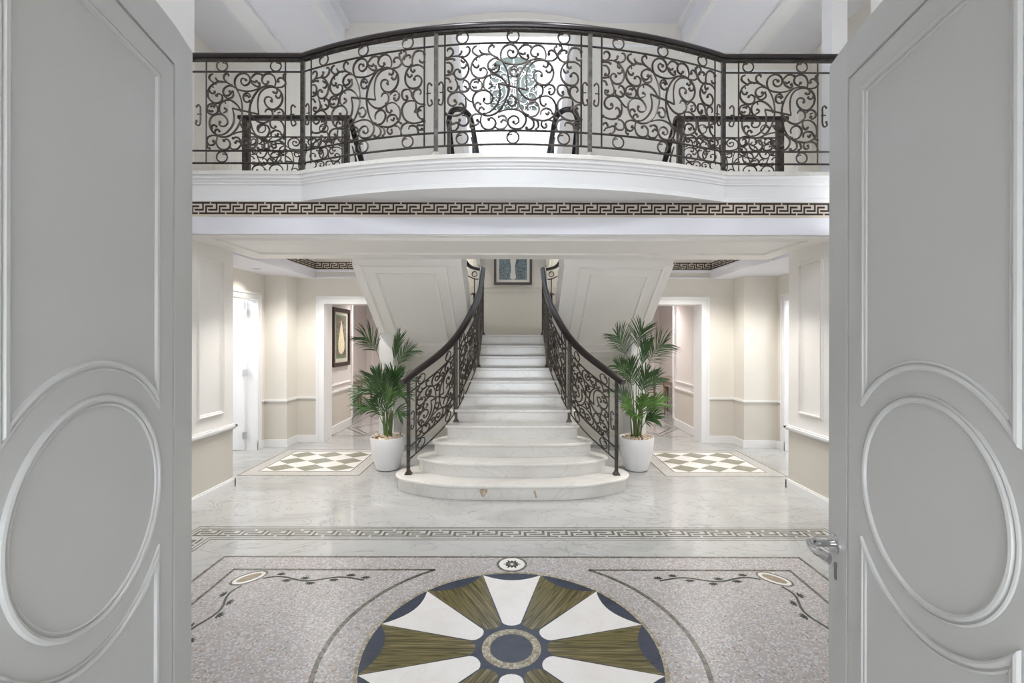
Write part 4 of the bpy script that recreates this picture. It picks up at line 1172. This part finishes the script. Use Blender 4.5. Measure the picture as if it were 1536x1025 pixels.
drop = catmull([(x+.014, yc, z1-.22), (x+.014, yc+.05, z1-.34), (x+.014, yc+.11, z1-.50), (x+.014, yc+.15, z0+.40), (x+.014, yc+.12, z0+.27), (x+.014, yc, z0+.22), (x+.014, yc-.12, z0+.27), (x+.014, yc-.15, z0+.40), (x+.014, yc-.11, z1-.50), (x+.014, yc-.05, z1-.34)], 4, True)
bm = bmesh.new(); prism(bm, drop, (.001, 0, 0)); obj('drop_shape', bm, M['art_yellow'], pic)

pic2 = empty('framed_picture', (0, 8.48, 2.63), 'dark framed blue grey leaf print on the landing wall above the stairs', 'picture')
bm = bmesh.new(); X_, w = .35, .045; za, zb = 2.635, 3.28
for b in ((-X_, X_, 8.46, 8.5, za, za+w), (-X_, X_, 8.46, 8.5, zb-w, zb), (-X_, -X_+w, 8.46, 8.5, za+w, zb-w), (X_-w, X_, 8.46, 8.5, za+w, zb-w)): box(bm, *b)
obj('frame', bm, M['wood_dark'], pic2)
obj('mat', boxes((-X_+w, X_-w, 8.485, 8.498, za+w, zb-w)), M['matboard'], pic2)
obj('print', boxes((-X_+w+.05, X_-w-.05, 8.484, 8.486, za+w+.05, zb-w-.05)), M['art_blue'], pic2)
bm = bmesh.new(); prism(bm, catmull([(-.05, 8.4839, za+.12), (.05, 8.4839, za+.12), (.035, 8.4839, za+.3), (.05, 8.4839, zb-.15), (-.05, 8.4839, zb-.15), (-.035, 8.4839, za+.3)], 4, True), (0, -.001, 0))
obj('pale_trunk_shape', bm, M['matboard'], pic2)

# ------------------------------------------------------------------ CONSOLE TABLES
for s in (-1, 1):
    nm = 'left' if s < 0 else 'right'
    t_ = empty('console_table', (s*3.42, 9.9, 0), 'grey brown console table with tapered legs against the wall of the %s corridor' % nm, 'table')
    xa, xb, ya, yb = 3.22, 3.62, 9.15, 10.7
    obj('tabletop', boxes((s*xa, s*xb, ya, yb, .75, .785), (s*(xa+.01), s*xb, ya+.01, yb-.01, .735, .75)), M['wood_grey'], t_)
    obj('apron', boxes((s*(xa+.03), s*(xa+.05), ya+.06, yb-.06, .64, .735), (s*(xb-.05), s*(xb-.03), ya+.06, yb-.06, .64, .735),
                       (s*(xa+.06), s*(xb-.06), ya+.03, ya+.05, .64, .735), (s*(xa+.06), s*(xb-.06), yb-.05, yb-.03, .64, .735)), M['wood_grey'], t_)
    for x_ in (xa+.05, xb-.05):
        for y_ in (ya+.05, (ya+yb)/2, yb-.05):
            bm = bmesh.new()
            lathe(bm, [(0, 0), (.014, 0), (.018, .02), (.013, .04), (.026, .50), (.030, .56), (.022, .575), (.034, .60), (.034, .64), (0, .64)], (s*x_, y_, 0), 12)
            box(bm, s*(x_-.032), s*(x_+.032), y_-.032, y_+.032, .64, .735)
            obj('leg', bm, M['wood_brown'], t_, smooth=True)

# ------------------------------------------------------------------ PALMS
def leaflet(bm, p, d, up, L_, w, droop):
    """long narrow folded blade"""
    d = d.normalized(); side = d.cross(up)
    side = side.normalized() if side.length > 1e-4 else Vector((1, 0, 0))
    K = 5; prev = None
    q = p.copy(); dd = d.copy()
    for i in range(K+1):
        t = i/K
        ww = w*(math.sin(PI*min(1, .12+t*.88))**.7)
        fold = up*(-ww*.35)
        row = [bm.verts.new(q-side*ww+fold), bm.verts.new(q), bm.verts.new(q+side*ww+fold)]
        if prev:
            bm.faces.new([prev[0], prev[1], row[1], row[0]]); bm.faces.new([prev[1], prev[2], row[2], row[1]])
        prev = row
        dd = (dd+Vector((0, 0, -droop*(.4+t)))/K).normalized()
        q = q+dd*(L_/K)

def frond(root, a, b, c, n, L_, w=.009, droop=.9, spread=.9, mat='leaf', open_from=.25, fan=None):
    """a base at the pot, b knee, c tip: quadratic rachis; leaflets on the outer part"""
    A, B, Cc = Vector(a), Vector(b), Vector(c)
    bz = [(A*(1-t)**2+B*2*t*(1-t)+Cc*t*t) for t in [i/20 for i in range(21)]]
    bm = bmesh.new(); tube(bm, bz, .004, 5, True, [.0065-.005*i/20 for i in range(21)])
    fr = obj('frond', bm, M['stem'], root, smooth=True)
    bm = bmesh.new()
    ax = (Cc-bz[12]).normalized()
    view = Vector((random.uniform(-.4, .4), -1, random.uniform(.1, .7))).normalized() if fan is None else Vector(fan).normalized()
    lat = ax.cross(view).normalized(); nup = lat.cross(ax).normalized()
    for i in range(n):
        t = open_from+(1-open_from)*(i+.5)/n
        f = t*20; k = min(19, int(f)); p = bz[k].lerp(bz[k+1], f-k)
        tg = (bz[k+1]-bz[k]).normalized()
        ang = spread*(1.15-.75*t)
        LL = L_*(.55+.9*math.sin(PI*(.15+.7*(i+.5)/n)))*random.uniform(.88, 1.1)*.75
        for sg in (-1, 1):
            an = ang*random.uniform(.85, 1.15)
            dr = (tg*math.cos(an)+lat*sg*math.sin(an)+nup*.12)
            leaflet(bm, p, dr, nup, LL, w*.62*random.uniform(.85, 1.1), droop*random.uniform(.6, 1.3))
    leaflet(bm, bz[-1], ax, nup, L_*.5, w, droop)
    obj('leaflets', bm, M[mat], fr)

def palm(x0, y0, s, label, fronds):
    root = empty('potted_palm', (x0, y0, 0), label, 'plant')
    bm = bmesh.new()
    lathe(bm, [(0, .004), (.125, .004), (.140, .012), (.165, .10), (.195, .22), (.212, .33), (.215, .405), (.212, .415), (.203, .415), (.198, .40), (.196, .36), (0, .36)], (x0, y0, 0), 56)
    obj('pot', bm, M['pot'], root, smooth=True, label='white tapered pot')
    bm = bmesh.new(); lathe(bm, [(0, .362), (.195, .362), (.195, .385), (0, .388)], (x0, y0, 0), 32); obj('soil', bm, M['soil'], root)
    bm = bmesh.new()
    for i in range(190):
        r_ = .185*math.sqrt(random.random()); a = random.uniform(0, 2*PI)
        sc = random.uniform(.012, .022)
        mt = Matrix.Translation((x0+r_*math.cos(a), y0+r_*math.sin(a), .400+random.uniform(-.006, .018))) @ Matrix.Rotation(random.uniform(0, PI), 4, Vector((random.random(), random.random(), random.random()+.1)).normalized()) @ Matrix.Diagonal((1.3, 1, .75, 1))
        bmesh.ops.create_icosphere(bm, subdivisions=1, radius=sc, matrix=mt)
    o = obj('pebbles', bm, M['pebble'], root, smooth=True, label='tan pebbles covering the soil'); o['kind'] = 'stuff'
    for i in range(9):
        a = 2*PI*i/9; r_ = .02+.035*random.random()
        bm = bmesh.new()
        p0 = Vector((x0+r_*math.cos(a), y0+r_*math.sin(a), .38)); p1 = p0+Vector((.03*math.cos(a), .03*math.sin(a), .30+.12*random.random()))
        tube(bm, [p0, p0.lerp(p1, .5), p1], .008, 8, True, [.011, .008, .005]); obj('cane', bm, M['stem'], root, smooth=True)
    for f in fronds:
        (kx, ky, kz), (tx, ty, tz), n, L_, w, droop, spread, mat, of = f
        frond(root, (x0+random.uniform(-.03, .03), y0+random.uniform(-.03, .03), .39), (x0+kx, y0+ky, kz), (x0+tx, y0+ty, tz), int(n*1.3), L_, w, droop, spread, mat, of)

Lf, Lg = 'leaf', 'leaf_light'
left_f = [
 ((-.02, 0, 1.55), (-.27, -.06, 1.66), 15, .26, .008, .9, 1.1, Lf, .68),
 ((.04, .02, 1.45), (.30, -.08, 1.50), 12, .24, .008, .7, .8, Lf, .62),
 ((.02, .0, 1.30), (.12, .05, 1.62), 9, .22, .009, .5, .5, Lf, .70),
 ((-.10, 0, 1.15), (-.30, -.05, .98), 13, .28, .012, .5, .9, Lf, .45),
 ((.05, -.05, 1.1), (.24, -.15, .95), 13, .26, .012, .6, .9, Lf, .45),
 ((-.02, -.05, 1.05), (-.12, -.15, 1.18), 12, .28, .014, .4, .7, Lf, .40),
 ((.04, .0, 1.05), (.10, -.10, 1.20), 12, .28, .014, .4, .7, Lf, .40),
 ((.0, -.05, .95), (.02, -.20, 1.15), 12, .28, .014, .4, .8, Lf, .35),
 ((-.08, -.06, .85), (-.26, -.20, .80), 10, .24, .012, .9, .8, Lf, .45),
 ((.08, -.06, .85), (.22, -.20, .72), 10, .22, .012, .9, .8, Lf, .45),
 ((-.05, .05, 1.1), (-.20, .15, 1.15), 11, .26, .013, .5, .8, Lf, .4),
 ((.06, .06, 1.1), (.20, .15, 1.10), 11, .26, .013, .5, .8, Lf, .4),
 ((.02, -.08, .90), (.10, -.18, .98), 9, .20, .014, .4, .7, Lg, .45),
 ((-.04, -.08, .80), (-.10, -.22, .90), 9, .20, .013, .6, .7, Lf, .4),
]
right_f = [
 ((-.06, 0, 1.50), (-.25, -.05, 1.68), 15, .27, .008, .9, 1.1, Lf, .66),
 ((-.03, .02, 1.55), (.06, -.03, 1.76), 14, .26, .008, .6, 1.1, Lf, .68),
 ((.06, .0, 1.45), (.32, -.05, 1.58), 16, .28, .008, .9, 1.1, Lf, .62),
 ((.04, .0, 1.30), (.13, .03, 1.56), 11, .22, .010, .5, .6, Lf, .66),
 ((-.08, -.03, 1.25), (-.26, -.10, 1.32), 12, .22, .010, .8, .9, Lf, .6),
 ((-.03, .0, 1.15), (-.10, -.08, 1.32), 11, .24, .012, .5, .8, Lf, .55),
 ((.02, -.03, 1.1), (.10, -.12, 1.22), 12, .24, .012, .6, .9, Lf, .55),
 ((.05, .0, 1.05), (.24, -.05, 1.16), 11, .22, .010, .9, .9, Lf, .55),
 ((-.06, -.05, .80), (-.18, -.18, .86), 11, .24, .016, .7, .8, Lg, .45),
 ((.03, -.06, .82), (.06, -.20, .92), 11, .24, .016, .6, .8, Lg, .45),
 ((.10, -.03, .85), (.26, -.10, .86), 11, .22, .014, .8, .8, Lg, .5),
 ((-.02, -.06, .75), (-.06, -.22, .72), 9, .22, .016, .7, .9, Lg, .45),
 ((.08, -.06, .70), (.18, -.18, .68), 9, .20, .014, .8, .9, Lf, .45),
 ((-.08, .05, .9), (-.2, .12, .95), 9, .22, .013, .6, .8, Lf, .45),
]
palm(-1.575, 5.83, -1, 'dark green kentia palm in a white pot beside the left end of the stair rail', left_f)
palm(1.565, 5.83, 1, 'taller feathery palm in a white pot to the right of the stairs', right_f)

# ------------------------------------------------------------------ LIGHT
w = bpy.data.worlds.new('daylight'); scn.world = w; w.use_nodes = True
bg = w.node_tree.nodes['Background']
bg.inputs['Color'].default_value = (.90, .94, 1.0, 1); bg.inputs['Strength'].default_value = 4.8

def lamp(name, kind, loc, power, size=.2, color=(1, .94, .85), rot=(0, 0, 0), spot=None):
    l = bpy.data.lights.new(name, kind); l.energy = power; l.color = color
    if kind == 'AREA': l.shape = 'DISK'; l.size = size
    if kind == 'SPOT': l.spot_size = math.radians(spot or 110); l.spot_blend = .6; l.shadow_soft_size = size
    if kind == 'POINT': l.shadow_soft_size = size
    o = bpy.data.objects.new(name, l); C.objects.link(o); o.location = loc; o.rotation_euler = rot
    return o
for s in (-1, 1):
    lamp('bay_downlight_and_fill', 'SPOT', (s*3.5, 6.3, 2.58), 5, .04, (1, .95, .88), spot=130)  # left sits at the recessed fixture; right is added without one
    lamp('bay_downlight_and_fill', 'SPOT', (s*2.6, 6.3, 2.9), 60, .05, (1, .96, .91), spot=125)  # added to brighten the bay; no fixture here
    lamp('corridor_fill_spot', 'SPOT', (s*2.5, 9.2, 2.58), 55, .05, (1, .92, .90), spot=150)  # fill added inside the corridor, no lamp known there
    lamp('hall_fill_spot', 'SPOT', (s*.9, 2.9, 6.6), 115, .10, (.97, .98, 1), spot=62)  # added spot brightening the doors and medallion floor, no known fixture
    lamp('soffit_fill_spot', 'SPOT', (s*1.45, 4.85, 2.60), 36, .05, (1, .96, .91), spot=95)  # added under the beam so floor bounce lifts the soffits
    lamp('soffit_fill_spot', 'SPOT', (s*2.4, 4.85, 2.60), 30, .05, (1, .96, .91), spot=95)  # second added bounce spot, also without a fixture

# ------------------------------------------------------------------ colour management
scn.view_settings.view_transform = 'Standard'; scn.view_settings.look = 'None'
scn.view_settings.exposure = 1.38; scn.view_settings.gamma = 1; scn.view_settings.use_curve_mapping = False
scn.cycles.use_denoising = True
scn.cycles.max_bounces = 10; scn.cycles.diffuse_bounces = 6; scn.cycles.glossy_bounces = 4
scn.cycles.sample_clamp_indirect = 8
